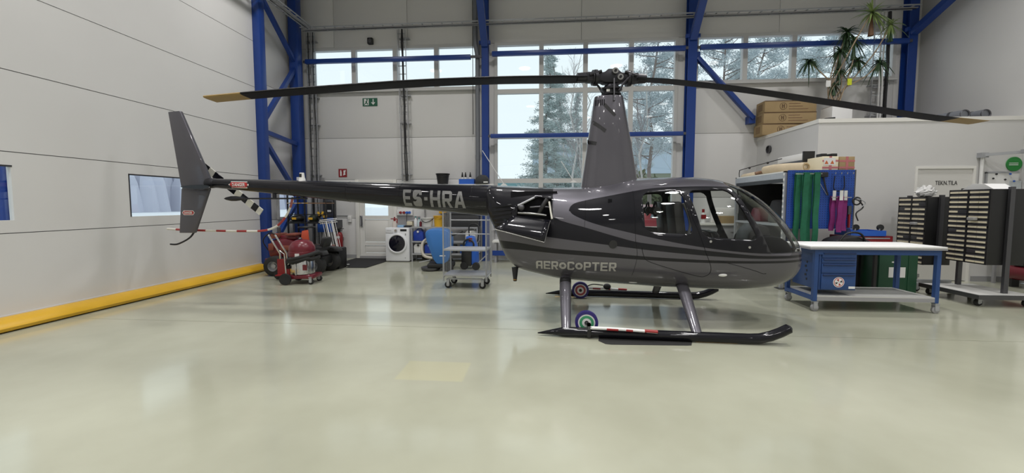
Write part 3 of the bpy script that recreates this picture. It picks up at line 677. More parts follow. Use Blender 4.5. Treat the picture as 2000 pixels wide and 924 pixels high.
# rotor mast fairing -----------------------------------------------------------------
pv = []; NP = 32
lev = [(1.5, -.47, .34, .24), (1.66, -.42, .305, .225), (2.0, -.372, .243, .2), (2.4, -.318, .17, .168), (2.76, -.27, .103, .135), (2.795, -.262, .095, .125), (2.80, -.24, .07, .10)]
for z, x0, x1, hw in lev:
    for k in range(NP):
        t = 2*pi*k/NP; pv.append(((x0+x1)/2+(x1-x0)/2*sp(cos(t), .72), hw*sp(sin(t), .8), z))
pf = [(i*NP+k, i*NP+(k+1) % NP, i*NP+NP+(k+1) % NP, i*NP+NP+k) for i in range(len(lev)-1) for k in range(NP)]+[tuple((len(lev)-1)*NP+k for k in range(NP))]
BVH_pyl = BVHTree.FromPolygons([V(v) for v in pv], pf)
py_ = MB().add(pv, pf).build('mast_fairing', M_hgrey, heli, smooth=40)
def patch(px, bvh, m, name, parent, yo=-.17, off=.003):
    q = [V((*hp(u, v, yo), 0)) for u, v in px]; n = 6; vv = []
    for i in range(n+1):
        for j in range(3):
            a_ = q[0].lerp(q[1], i/n); b_ = q[3].lerp(q[2], i/n); c_ = a_.lerp(b_, j/2); vv.append((c_.x, -1, c_.y))
    me = bpy.data.meshes.new(name); me.from_pydata(vv, [], [(i*3+j, i*3+j+1, i*3+j+4, i*3+j+3) for i in range(n) for j in range(2)]); wrap(me.vertices, bvh, off); return link(name, me, m, parent)
M_stripe = mat('matt black tape', (.018, .018, .02), .6)
patch([(1183, 200), (1204, 223), (1200, 227.5), (1178, 204.5)], BVH_pyl, M_stripe, 'black_stripe', py_)
patch([(1159, 233), (1185, 253), (1181, 259), (1155, 239)], BVH_pyl, M_stripe, 'black_stripe', py_)
patch([(1148, 272), (1166, 277), (1164, 284), (1147, 279)], BVH_pyl, M_stripe, 'black_stripe', py_)
for k in range(5): u = 1164+k*3.9; patch([(u, 192.5), (u-.3, 204.5), (u+1.7, 204.5), (u+2, 192.5)], BVH_pyl, M_cabin, 'vent_slot', py_)
# mast, swashplate, hub -----------------------------------------------------------------
MB().cyl((-.05, 0, 2.75), (-.05, 0, 3.1), .045).build('mast', M_mech, heli, smooth=50)
MB().lathe([(.0, 2.79), (.10, 2.79), (.10, 2.81), (.125, 2.815), (.125, 2.835), (.105, 2.84), (.105, 2.875), (.135, 2.88), (.135, 2.90), (.1, 2.915), (.085, 2.94), (.0, 2.94)], (-.05, 0, 0), 'z', 28).build('swashplate', M_mech, heli, smooth=30)
MB().bx(-.12, -.08, -.109, -.10, 2.842, 2.872).build('swashplate_label', M_paper, heli)
AZ = rad(8.3)-TH; hub0 = V((-.05, 0, 3.045)); ca, sa = cos(AZ), sin(AZ); er = V((ca, sa, 0)); en = V((-sa, ca, 0))
def Mhub(): return Matrix(((ca, -sa, 0, hub0.x), (sa, ca, 0, hub0.y), (0, 0, 1, hub0.z), (0, 0, 0, 1)))
def hb():
    b_ = MB(); b_.M = Mhub(); return b_
hb().prism([(-.17, -.05), (-.15, .03), (-.1, .05), (-.06, .085), (.06, .085), (.1, .05), (.15, .03), (.17, -.05), (.1, -.085), (-.1, -.085)], -.075, .075).build('rotor_hub', M_mech, heli, bevel=.012)
for x_, z_ in ((.02, .055), (.085, -.02)):
    hb().lathe([(.0, -.1), (.038, -.1), (.038, -.07), (.0, -.07)], (x_, 0, z_), 'y', 16).build('hub_bolt', M_bolt, heli, smooth=40)
    hb().lathe([(.0, -.112), (.018, -.112), (.018, -.1), (.0, -.1)], (x_, 0, z_), 'y', 6).build('bolt_nut', M_mech, heli)
for s_ in (1, -1):
    hb().bx(min(s_*.1, s_*.33), max(s_*.1, s_*.33), -.07, .07, -.07, .045).build('blade_grip', M_mech, heli, bevel=.015)
    hb().cyl((s_*.19, 0, -.012), (s_*.225, 0, -.012), .1, n=20).cyl((s_*.235, 0, -.012), (s_*.25, 0, -.012), .095, n=20).cyl((s_*.15, -.075, .05), (s_*.3, -.075, .0), .018).build('grip_flange', M_mech, heli, smooth=40)
    hb().cyl((s_*.28, 0, -.01), (s_*.44, 0, -.012), .068, .055, n=20).build('blade_root', M_mech, heli, smooth=40)
    hb().tube([(s_*.2, -.1*s_, -.02), (s_*.12, -.12*s_, -.1), (s_*.06, -.12*s_, -.2)], .014).build('pitch_link', M_mech, heli, smooth=50)
MB().tube([(-.03, -.11, 3.0), (-.03, -.13, 2.88), (-.03, -.145, 2.76), (-.03, -.15, 2.72)], [.009, .012, .008, .012], 8).build('control_rod', M_dsteel, heli, smooth=50)
wm = H0+_ax*hub0.x
def blade_pt(u, v):
    a_ = rad(8.3); n_ = V((-sin(a_), cos(a_), 0)); d = ray(u, v); t = ((wm-_C).dot(n_))/d.dot(n_); p = _C+d*t
    return (p-wm).dot(V((cos(a_), sin(a_), 0))), p.z
def blade(px, sgn):
    pts = sorted([(abs(blade_pt(u, v)[0]), blade_pt(u, v)[1]) for u, v in px]); f = pchip([p[0] for p in pts], [p[1] for p in pts]); R0, R1 = .3, pts[-1][0]; RT = R1-.42
    chs = [(-.08, .0), (-.065, .014), (-.01, .018), (.174, .002), (.174, -.002), (-.01, -.012), (-.065, -.011)]
    def make(r0, r1, n, grow=0.):
        vv = []; ff = []; m_ = len(chs)
        for i in range(n+1):
            r = r0+(r1-r0)*i/n; z = f(min(max(r, pts[0][0]), pts[-1][0])); c_ = min(1, .7+r*.5)
            tw = rad(9-6*r/5)
            for y_, h_ in chs:
                y2 = y_*c_; p = hub0*1; p = V((hub0.x, hub0.y, 0))+er*(r*sgn)+en*((y2*cos(tw)+h_*sin(tw))*sgn*-1)
                vv.append((p.x, p.y, z-y2*sin(tw)*.6+h_*(1+grow)+(grow if h_ > 0 else -grow)*.002))
        for i in range(n):
            for k in range(m_): ff.append((i*m_+k, i*m_+(k+1) % m_, (i+1)*m_+(k+1) % m_, (i+1)*m_+k))
        ff += [tuple(range(m_)), tuple(n*m_+k for k in range(m_))]
        return MB().add(vv, ff)
    o = make(R0, RT, 24).build('rotor_blade', mat('blade black', (.007, .007, .010), .6, 0, 0, spec=.2), heli, smooth=35)
    make(RT, R1, 3).build('blade_tip', mat('blade tip ochre', (.30, .20, .07), .5), o, smooth=35)
blade([(405, 192), (480, 185), (600, 175), (700, 168), (800, 161.5), (900, 157), (1000, 154), (1100, 153), (1155, 153)], -1)
blade([(1240, 156), (1290, 159), (1340, 164), (1420, 173), (1500, 184), (1600, 199), (1700, 214), (1800, 229), (1902, 240)], 1)
# engine bay and open cowl ----------------------------------------------------------------
MB().bx(-1.3, -.72, -.30, -.28, 1.15, 1.6).bx(-1.3, -.72, -.42, -.28, 1.13, 1.15).build('firewall', M_cabin, heli)
for pts, r, m in (([(-1.2, -.36, 1.33), (-1.0, -.4, 1.32), (-.85, -.38, 1.3)], .016, M_bolt), ([(-1.2, -.38, 1.42), (-1.1, -.38, 1.47), (-1.0, -.36, 1.52)], .014, M_steel), ([(-1.05, -.36, 1.4), (-.9, -.38, 1.41), (-.8, -.38, 1.4)], .012, M_dsteel), ([(-.95, -.36, 1.3), (-.9, -.38, 1.4), (-.84, -.36, 1.5)], .03, M_black)):
    MB().tube(spl(pts, 5), r, 8).build('engine_pipe', m, heli, smooth=60)
MB().sph((-1.16, -.36, 1.4), .045).build('engine_part', M_dsteel, heli, smooth=60)
a_, b_ = surf(BVH_body, *hp(1072, 394, -.5), .004), surf(BVH_body, *hp(1078, 428, -.5), .004); MB().tube([a_, b_], .012, 8).build('cowl_edge', M_bwhite, heli, smooth=60)
c1 = surf(BVH_body, -1.24, 1.30, .01); c2 = surf(BVH_body, -.80, 1.24, .01); q3 = hp(1063, 473, -.66); q4 = hp(967, 448, -.62)
c3 = V((q3[0], -.66, q3[1])); c4 = V((q4[0], -.6, q4[1])); vv = []; n = 8
for i in range(n+1):
    for j in range(n+1):
        p = c1.lerp(c2, i/n).lerp(c4.lerp(c3, i/n), j/n); p.y -= .05*sin(pi*j/n); vv.append(p)
cw = MB().add(vv, [(i*(n+1)+j, i*(n+1)+j+1, (i+1)*(n+1)+j+1, (i+1)*(n+1)+j) for i in range(n) for j in range(n)]).build('cowl_door', M_hblack, heli, smooth=60, fix=False)
sd = cw.modifiers.new('th', 'SOLIDIFY'); sd.thickness = .012; sd.offset = 0
MB().tube([c4, c3], .007, 6).tube([c3, c2], .006, 6).build('cowl_rim', M_bolt, cw)
for k in range(6):      # louvres behind the opening
    z = 1.15+k*.05; p = [surf(BVH_body, -1.53+.045*max(0, 2-k)*.3+i*.05, z+i*.006, .012) for i in range(6)]
    MB().tube(p, .013, 6, sx=.6).build('louvre', M_hblack, heli, smooth=60)
MB().tube([(*((lambda q: (q[0], -.15, q[1]))(hp(1006, 522, -.15)),)[0],), (*((lambda q: (q[0], -.15, q[1]))(hp(1006, 549, -.15)),)[0],)], [.045, .022], 14).build('exhaust_pipe', M_mech, heli, smooth=40)
q = hp(1006, 545.5, -.15); MB().cyl((q[0], -.15, q[1]-.008), (q[0], -.15, q[1]+.008), .0255).build('pipe_band', mat('brass', (.35, .2, .06), .4, .8), heli)
# cabin interior ---------------------------------------------------------------------------
MB().bx(-.1, 1.6, -.42, .42, .6, .64).bx(-.12, -.08, -.5, .5, .62, 1.5).build('cabin_floor', M_cabin, heli)
M_seat = mat('black leather seat', (.016, .015, .016), .5)
for xs_, hgt in ((.78, 1.47), (.02, 1.42)):
    for s_ in (-1, 1):
        MB().bx(xs_-.05, xs_+.45, s_*.3-.22, s_*.3+.22, .62, .86).build('seat_cushion', M_seat, heli, bevel=.04)
        MB().prism([(xs_-.1, .84), (xs_+.03, .84), (xs_-.06, hgt), (xs_-.17, hgt)], s_*.3-.2, s_*.3+.2).build('seat_back', M_seat, heli, bevel=.035)
        MB().tube(spl([(xs_-.04, s_*.44, hgt-.02), (xs_+.06, s_*.38, 1.2), (xs_+.02, s_*.3, .9)], 5), .013, 6, sx=1.6).build('seat_belt', M_grey, heli, smooth=60)
MB().prism([(1.5, .6), (1.75, .62), (1.84, 1.0), (1.8, 1.17), (1.68, 1.21), (1.58, 1.1)], -.2, .2).build('instrument_panel', M_black, heli, bevel=.03)
MB().prism([(1.55, .8), (1.9, .8), (2.02, .88), (1.95, 1.0), (1.86, 1.06), (1.62, 1.08)], -.36, .36).build('dash_shelf', M_cabin, heli, bevel=.05)
for y_ in (-.11, 0, .11):
    for z_ in (1.05, 1.13): MB().lathe([(.0, -.02), (.035, -.02), (.035, .0), (.0, 0)], (1.62+(z_-1.05)*.9, y_, z_-.01), 'x', 16).build('gauge', M_dsteel, heli)
MB().tube(spl([(1.2, 0, .56), (1.25, 0, .85), (1.2, 0, 1.08), (1.16, 0, 1.1)], 5), .016, 8).tube([(1.16, -.36, 1.07), (1.16, -.3, 1.1), (1.16, .3, 1.1), (1.16, .36, 1.07)], .014, 8).cyl((1.16, -.36, 1.08), (1.16, -.36, .95), .018).cyl((1.16, .36, 1.08), (1.16, .36, .95), .018).build('cyclic_stick', M_black, heli, smooth=50)
MB().sph((1.52, 0, 1.52), (.04, .035, .04)).cyl((1.52, 0, 1.52), (1.5, 0, 1.64), .008).build('compass', M_black, heli, smooth=50)
for s_, x_ in ((-1, .46), (1, .48)):
    MB().torus((x_, s_*.28, 1.38), .085, .012, 'x', 18, 6).lathe([(.0, -.03), (.045, -.03), (.05, 0), (.045, .03), (.0, .03)], (x_, s_*.28-.09, 1.36), 'y', 14).lathe([(.0, -.03), (.045, -.03), (.05, 0), (.045, .03), (.0, .03)], (x_, s_*.28+.09, 1.36), 'y', 14).build('headset', M_black, heli, smooth=50)
# lamps, handles -----------------------------------------------------------------------------
x, z = hp(1411, 537, -.58); p = surf(BVH_body, x, z); MB().sph(p+V((0, .006, 0)), (.05, .02, .02)).build('landing_light', M_paper, heli, smooth=60)
for u, v in ((1385, 471), (1463, 483)): x, z = hp(u, v, -.6); p = surf(BVH_body, x, z); MB().lathe([(.0, -.012), (.014, -.012), (.014, .01), (.0, .01)], p, 'y', 12).build('door_latch', M_chrome, heli, smooth=40)
x, z = hp(1197, 477, -.6); p = surf(BVH_body, x, z); MB().lathe([(.0, -.012), (.046, -.012), (.052, .02), (.0, .02)], p, 'y', 20).build('fuel_cap', M_black, heli, smooth=40)
MB().sph((2.2, -.06, .86), (.03, .035, .045)).build('nose_light', M_white, heli, smooth=60)
x, z = hp(1237, 552, -.45); p = surf(BVH_body, x, z); MB().sph(p, (.05, .012, .008)).build('belly_light', M_white, heli, smooth=60)
# landing gear ---------------------------------------------------------------------------------
for s_ in (-1, 1):
    sp_ = [(-.91, s_, .028, .006), (-.75, s_, .045, .03), (-.62, s_, .055, .052), (1.28, s_, .055, .052), (1.38, s_, .062, .052), (1.48, s_, .09, .052), (1.57, s_, .13, .052), (1.65, s_, .175, .05)]
    MB().tube([p[:3] for p in sp_], [p[3] for p in sp_], 16).build('skid_tube', M_hblack, heli, smooth=50)
    MB().tube([(1.65, s_, .175), (1.67, s_, .187)], [.05, .02], 16).build('skid_cap', M_mech, heli, smooth=30)
    for x_ in (-.61, .75):
        pts = [(x_, s_*.36, .53), (x_, s_*.55, .43), (x_+.005, s_*.8, .24), (x_+.01, s_*1.0, .08)]
        MB().tube(pts, [.042, .042, .036, .032], 14, sx=1.65).build('gear_strut', M_hgrey, heli, smooth=50)
        MB().tube([(x_, s_*.40, .515), (x_, s_*.46, .48)], .05, 14, sx=1.4).build('strut_boot', M_black, heli, smooth=50)
# ================================================================== under and around the helicopter
M_wblue = mat('blue tyre', (.03, .02, .16), .5); M_wgreen = mat('green rim', (.05, .30, .14), .45); M_wred = mat('red rim', (.38, .07, .08), .45)
def ground_wheel(side, rim, lab):
    o = H0+_ax*-.375+_ay*(.86*side); t = thing('ground_wheel', lab, 'wheel', (o.x, o.y, 0), TH, 'ground handling wheels on the skids'); s = side
    def ring(r0, r1, d, m, n): MB().lathe([(r0, -.025-d), (r1, -.025-d), (r1, .025+d), (r0, .025+d), (r0, -.025-d)], (0, 0, .127), 'y', 36, False).build(n, m, t, smooth=40)
    ring(.095, .127, .004, M_wblue, 'tyre'); ring(.078, .097, .0, M_white, 'white_ring'); ring(.05, .079, .003, rim, 'rim'); ring(.022, .051, .001, M_white, 'hub_disc'); ring(.001, .023, .008, M_black, 'hub')
    y = s*.10
    MB().cyl((0, 0, .127), (0, s*.07, .127), .014).bx(.0, .04, s*.14-.075, s*.14+.075, .105, .14).build('axle', M_dsteel, t, smooth=40)
    MB().bx(.0, .04, min(s*.07, s*.2), max(s*.07, s*.2), .1, .14).bx(.0, .035, min(s*.19, s*.205), max(s*.19, s*.205), .02, .14).build('clamp', M_black, t)
    b = MB().tube([(.03, s*.2, .125), (.36, s*.2, .12), (.72, s*.2, .105)], .017, 12).build('handle_bar', M_white, t, smooth=50)
    for x0, x1 in ((.2, .32), (.4, .47), (.59, .722)): MB().tube([(x0, s*.2, .1225-(x0-.03)*.018), (x1, s*.2, .1225-(x1-.03)*.022)], .0185, 12).build('red_band', M_gred, b, smooth=50)
    return t
ground_wheel(-1, M_wgreen, 'blue tyred ground handling wheel with green and white rim on the skid')
t = ground_wheel(1, M_wred, 'dark tyred ground handling wheel with red and white rim behind the skid')
MB().sph((.42, .2, .15), (.06, .04, .05)).tube(spl([(.1, .2, .14), (.2, .2, .18), (.36, .2, .17)], 6), .009, 6).build('hydraulic_pump', M_black, t, smooth=50)
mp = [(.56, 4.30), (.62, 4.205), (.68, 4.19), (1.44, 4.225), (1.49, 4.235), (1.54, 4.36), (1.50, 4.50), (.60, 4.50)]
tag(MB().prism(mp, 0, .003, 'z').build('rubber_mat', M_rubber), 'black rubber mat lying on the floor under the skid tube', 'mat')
tag(MB().prism([(1.57, 4.34), (1.98, 4.325), (1.99, 4.42), (1.58, 4.44)], 0, .004, 'z').build('cardboard_sheet', M_card), 'thin cardboard strip lying on floor under the upturned skid toe', 'cardboard')
tag(MB().prism([(.15, 6.30), (.45, 6.30), (.45, 6.42), (.15, 6.42)], 0, .002, 'z').build('plywood_strip', mat('plywood', (.45, .36, .2), .7)), 'small pale plywood strip under the far skid heel', 'board')
tag(MB().prism([(-4.49, 8.84), (-4.03, 8.86), (-3.98, 9.75), (-3.98, 10.38), (-5.0, 10.38), (-5.0, 9.05), (-4.49, 9.05)], 0, .012, 'z').build('door_mat', mat('black door mat', (.014, .014, .015), .95)), 'large black mat on the floor before the personnel door', 'mat')
# ================================================================== washing machine corner
t = thing('washing_machine', 'white front loading washing machine with dark round door', 'washing machine', (-3.675, 10.15, 0)); M_app = mat('white appliance enamel', (.76, .77, .79), .3)
MB().bx(-.3, .3, -.28, .3, .02, .85).build('body', M_app, t, bevel=.012)
MB().lathe([(.215, -.0), (.255, -.0), (.25, -.03), (.22, -.04), (.205, -.03)], (.0, -.28, .46), 'y', 40, False).build('door_ring', M_app, t, smooth=50)
MB().lathe([(.0, -.05), (.12, -.045), (.2, -.03), (.215, -.0), (.0, .0)], (.0, -.28, .46), 'y', 40).build('door_glass', mat('dark door glass', (.008, .008, .015), .08), t, smooth=50)
MB().bx(-.29, -.1, -.292, -.28, .72, .84).build('detergent_drawer', M_app, t, bevel=.006)
MB().lathe([(.0, -.035), (.03, -.035), (.036, 0), (.0, 0)], (-.03, -.28, .785), 'y', 20).build('dial', M_chrome, t, smooth=40)
MB().bx(.08, .24, -.284, -.28, .765, .815).build('display', M_black, t)
MB().bx(.2, .225, -.284, -.28, .66, .71).build('energy_label', M_grey, t)
MB().bx(-.26, -.14, -.2935, -.292, .775, .785).build('print_line', M_grey, t)
MB().lathe([(.0, -.004), (.012, -.004), (.012, 0), (.0, 0)], (.2, -.28, .1), 'y', 12).build('filter_cap', M_grey, t)
MB().bx(-.28, .28, -.26, .28, 0, .02).build('plinth', M_dsteel, t)
t = thing('spray_bottle', 'clear pressure sprayer with red pump head on the washing machine', 'sprayer', (-3.82, 10.1, .85))
MB().lathe([(.0, 0), (.06, 0), (.062, .1), (.045, .15), (.02, .16), (.0, .16)], n=20).build('bottle', mat('cloudy plastic', (.62, .55, .5), .4), t, smooth=40)
MB().cyl((0, 0, .15), (0, 0, .21), .028).bx(-.1, .06, -.014, .014, .2, .225).build('pump_head', M_red, t, bevel=.004)
MB().bx(.05, .075, -.012, .012, .1, .215).build('trigger', M_red, t, bevel=.004); MB().sph((0, 0, .245), (.02, .02, .02)).build('pump_knob', M_red, t, smooth=60)
tag(MB().bx(-3.72, -3.56, 10.0, 10.15, .85, .91).build('wipes_pack', mat('pale blue wrapper', (.25, .42, .62), .5), bevel=.012), 'pale blue wipes pack lying on the washing machine', 'pack')
tag(MB().bx(-3.55, -3.39, 10.02, 10.2, .85, .9).build('black_pouch', M_black, bevel=.02), 'small black pouch lying on the washing machine', 'pouch')
# metal shelving with canisters --------------------------------------------------------
def shelving(lab, x0, x1, y0, y1, levels, top, m=M_steel):
    t = thing('metal_shelving', lab, 'shelf', (x0, y0, 0)); L, D = x1-x0, y1-y0
    for x in (0, L-.03):
        for y in (0, D-.03): MB().bx(x, x+.03, y, y+.03, 0, top).build('post', m, t)
    for z in levels: MB().bx(.0, L, -.004, D+.004, z-.035, z).build('shelf_board', m, t)
    return t
shelving('grey metal shelving with canisters beside the washing machine', -3.33, -1.66, 9.9, 10.26, (.21, .52, .875), .87)
def canister(lab, loc, w, h, d, body, cap, capx=0., group=None, rz=0):
    t = thing('canister', lab, 'canister', loc, rz, group)
    MB().prism([(-w/2, 0), (w/2, 0), (w/2, h*.82), (w/2-.06*w/.3, h), (-w/2+.06*w/.3, h), (-w/2, h*.82)], -d/2, d/2).build('body', body, t, bevel=.02)
    MB().lathe([(.0, -.025), (.026, -.025), (.026, .0), (.0, 0)], (capx, -d/2, h*.86), 'y', 16).build('cap', cap, t, smooth=40)
    MB().tube(spl([(-w*.22, 0, h*.97), (-w*.2, 0, h*1.08), (w*.2, 0, h*1.08), (w*.22, 0, h*.97)], 5), .014, 8).build('handle', body, t, smooth=60)
    return t
M_canb = mat('blue canister plastic', (.01, .045, .34), .3); M_canw = mat('white canister plastic', (.66, .66, .64), .4)
canister('blue canister with white cap on the middle shelf beside washing machine', (-3.165, 10.08, .52), .26, .27, .28, M_canb, M_white)
canister('white canister with black cap on the bottom shelf beside washing machine', (-3.165, 10.08, .21), .24, .235, .28, M_canw, M_black)
canister('blue canister with white cap on bottom shelf behind the floor scrubber', (-2.89, 10.08, .21), .24, .235, .28, M_canb, M_white)
t = thing('plastic_tub', 'cream plastic tub with slanted lid on the washing machine', 'tub', (-3.5, 10.3, .85)); MB().bx(-.05, .09, -.08, .08, 0, .14).build('body', M_cream, t, bevel=.01); MB().beam((-.04, 0, .15), (.2, 0, .19), .12, .01).build('lid', M_paper, t)
for x, lab, c, h in ((-3.28, 'tall white detergent bottle on shelving beside washing machine', (.7, .71, .72), .22), (-3.19, 'white and teal spray bottle on shelving beside the white bucket', (.5, .6, .62), .19)):
    t = thing('detergent_bottle', lab, 'bottle', (x, 10.12, .875)); MB().lathe([(.0, 0), (.042, 0), (.045, h*.7), (.018, h*.88), (.018, h), (.0, h)], n=18).build('body', mat('bottle '+lab[:8], c, .35), t, smooth=40)
    MB().cyl((0, 0, h), (0, 0, h+.03), .018).build('cap', mat('teal cap', (.02, .2, .2), .4), t)
tag(MB().lathe([(.0, 0), (.03, 0), (.033, .1), (.018, .13), (.0, .13)], (-3.13, 10.05, .875), n=14).build('red_bottle', M_dred, smooth=40), 'small dark red bottle beside the white bucket', 'bottle')
def bucket(name, lab, loc, r0, r1, h, m, hm, drop=.09):
    t = thing(name, lab, 'bucket', loc)
    MB().lathe([(.0, 0), (r0, 0), (r1, h), (r1+.012, h), (r1+.012, h-.02), (r1-.008, h-.004), (r0-.008, .012), (.0, .012)], n=28).build('body', m, t, smooth=40)
    MB().tube(spl([(-r1, 0, h*.9), (-r1*.7, -r1*.75, h*.9-drop*.6), (0, -r1*1.08, h*.9-drop), (r1*.7, -r1*.75, h*.9-drop*.6), (r1, 0, h*.9)], 6), .008, 6).build('handle', hm, t, smooth=60)
    return t
bucket('white_bucket', 'white bucket with black handle on the metal shelving', (-2.97, 10.1, .875), .12, .15, .22, M_canw, M_black)
bucket('yellow_bucket', 'yellow bucket on the metal shelving', (-2.66, 10.12, .875), .13, .15, .27, M_yellow, M_yellow, .03)
M_dbox = mat('dark grey storage box', (.03, .031, .033), .6)
t = thing('storage_box', 'large dark grey storage box on the metal shelving behind trolley', 'box', (-2.06, 10.07, .875)); MB().bx(-.42, .42, -.18, .18, 0, .30).build('body', M_dbox, t, bevel=.015); MB().bx(-.43, .43, -.19, .19, .30, .35).build('lid', M_dbox, t, bevel=.01)
tag(MB().bx(-2.75, -2.55, 10.38, 10.499, 1.19, 1.33).build('yellow_crate', M_yellow, bevel=.01), 'yellow crate fixed on the wall above the yellow bucket', 'crate')
canister('white canister on the middle shelf behind the steel trolley', (-1.85, 10.08, .52), .26, .27, .26, M_canw, M_white)
t = thing('slatted_crate', 'beige slatted crate on the shelving at its right end', 'crate', (-1.63, 9.93, .21))
# paint tins on lower shelf
for k, (x, m) in enumerate(((-2.3, M_dbox), (-2.05, M_bluep), (-1.84, M_grey))): tag(MB().lathe([(.0, 0), (.09, 0), (.09, .2), (.095, .21), (.0, .21)], (x, 10.09, .21), n=20).build('paint_tin', m, smooth=40), ('dark grey', 'blue', 'light grey')[k]+' paint tin on the bottom shelf behind trolley', 'tin')
bpy.data.objects.remove(t)
t = thing('window_bench', 'low grey bench with blue rail under the big window', 'bench', (-1.3, 9.9, 0)); MB().bx(0, 3.9, 0, .45, .5, .54).build('top', M_trimw, t); MB().bx(0, 3.9, 0, .03, .18, .3).build('rail', M_blue, t)
for x in (.05, 1.3, 2.6, 3.8): MB().bx(x, x+.05, .02, .4, 0, .5).build('leg', M_grey, t)
# power outlet panel, wall fittings ------------------------------------------------------------
t = thing('socket_panel', 'white power socket panel with two red and two blue outlets', 'socket panel', (-3.68, YB, 1.14)); MB().bx(-.21, .21, -.06, 0, 0, .15).build('case', M_white, t, bevel=.006)
for x, m in ((-.1, M_red), (-.01, M_red), (.07, M_bluep), (.14, M_bluep)): MB().lathe([(.0, -.05), (.03, -.05), (.036, 0), (.0, 0)], (x, -.06, .075), 'y', 16).build('socket', m, t, smooth=40)
MB().bx(-.2, .4, -.02, 0, -.27, -.02).build('backboard', M_grey, t); MB().tube(spl([(.07, -.09, .06), (.07, -.1, -.1), (.06, -.06, -.25)], 5), .008, 6).build('cable', M_ink, t)
t = thing('cleaning_pole', 'grey broom pole leaning behind the shelving', 'pole', (-3.13, 10.43, 0)); MB().cyl((.03, 0, .04), (-.03, .04, 1.6), .014).build('pole', M_grey, t, smooth=50); MB().bx(-.08, .14, -.03, .03, 0, .05).build('broom_head', M_black, t)
t = thing('fire_extinguisher', 'red fire extinguisher hanging on the wall beside the door', 'fire extinguisher', (-5.42, 10.36, .26))
MB().lathe([(.0, 0), (.07, 0), (.085, .03), (.085, .36), (.06, .42), (.025, .44), (.0, .44)], n=24).build('cylinder', M_red, t, smooth=40)
MB().bx(-.02, .02, -.02, .02, .43, .5).beam((-.1, 0, .5), (.12, 0, .53), .02, .015).beam((-.08, 0, .48), (.08, 0, .48), .02, .012).build('valve', M_black, t)
MB().tube(spl([(-.04, 0, .47), (-.11, -.02, .44), (-.12, -.02, .3), (-.1, -.02, .12), (-.08, -.02, -.02)], 5), .011, 8).build('hose', M_black, t, smooth=60); MB().bx(-.03, .05, -.087, -.08, .28, .34).build('label_plate', M_paper, t)
MB().bx(-.04, .04, .08, .14, .2, .3).build('wall_hook', M_dsteel, t)
t = thing('hanging_hose', 'thin grey hose looped on the wall below the extinguisher', 'hose', (-5.45, YB, .2)); MB().tube(spl([(-.1, -.05, .1), (-.08, -.05, -.1), (0, -.05, -.16), (.08, -.05, -.1), (.09, -.02, .1)], 6), .012, 6).build('loop', M_grey, t, smooth=60)
def sign(name, lab, u0, v0, u1, v1, m, Y=YB-.012):
    a, b = pY(u0, v0, Y), pY(u1, v1, Y); t = thing(name, lab, 'sign', (a.x, Y, b.z)); w_, h_ = b.x-a.x, a.z-b.z
    MB().bx(0, w_, 0, .012, 0, h_).build('plate', m, t); return t, w_, h_
t, w_, h_ = sign('fire_sign', 'red fire extinguisher sign on the wall above the boom', 661, 330, 677.5, 346, M_red)
MB().bx(w_*.2, w_*.38, -.003, 0, h_*.15, h_*.7).bx(w_*.22, w_*.34, -.003, 0, h_*.72, h_*.85).build('pictogram', M_paper, t)
MB().prism([(w_*.55, h_*.2), (w_*.85, h_*.3), (w_*.8, h_*.5), (w_*.9, h_*.85), (w_*.6, h_*.8), (w_*.62, h_*.5)], -.003, 0).build('flame', M_paper, t)
M_exit = mat('exit sign green', (.01, .10, .055), .4)
t, w_, h_ = sign('exit_sign', 'green emergency exit sign with running figure and arrow', 708, 192, 737, 207, M_exit)
MB().bx(w_*.1, w_*.42, -.003, 0, h_*.12, h_*.9).build('door_field', M_paper, t)
MB().sph((w_*.31, -.004, h_*.8), (.022, .004, .022), 10, 6).add([(w_*x, -.005, h_*z) for x, z in ((.2, .62), (.34, .7), (.3, .45), (.38, .3), (.34, .15), (.28, .35), (.22, .3), (.12, .15), (.1, .22), (.22, .45))], [tuple(range(10))]).build('running_figure', M_exit, t)
MB().prism([(w_*.72, h_*.15), (w_*.86, h_*.45), (w_*.8, h_*.5), (w_*.75, h_*.4), (w_*.75, h_*.88), (w_*.69, h_*.88), (w_*.69, h_*.4), (w_*.64, h_*.5), (w_*.58, h_*.45)], -.003, 0).build('arrow', M_paper, t)
p = pY(725, 82, YB); t = thing('wall_speaker', 'small dark speaker high on the wall over the exit sign', 'speaker', (p.x, YB, p.z)); MB().bx(-.07, .07, -.1, 0, -.08, .08).build('case', M_black, t, bevel=.02); MB().cyl((0, -.104, 0), (0, -.1, 0), .05).build('grille', M_dsteel, t)
p = pY(684, 428, YB); t = thing('wall_switch', 'white switch box on the wall with grey trunking', 'switch', (p.x, YB, p.z)); MB().bx(-.05, .05, -.05, 0, -.08, .09).build('box', M_white, t, bevel=.006); MB().bx(-.035, .035, -.056, -.05, .0, .06).build('rocker', M_trimw, t); MB().bx(-.36, -.05, -.02, 0, .085, .1).build('trunking', M_grey, t)
t = thing('electrical_box', 'grey electrical cabinet with cables on the wall near the corner', 'cabinet', (-5.72, YB, 1.08)); MB().bx(-.14, .16, -.12, 0, 0, .5).build('case', M_dsteel, t, bevel=.006); MB().bx(-.06, .1, -.126, -.12, .12, .42).build('window', M_black, t); MB().bx(-.02, .08, -.13, -.126, .15, .2).build('label_plate', M_paper, t)
for x in (-.25, -.21, -.17): MB().tube([(x, -.03, -.2), (x, -.03, .3), (x+.03, -.03, 1.05)], .016, 8).build('cable', M_grey, t, smooth=60)
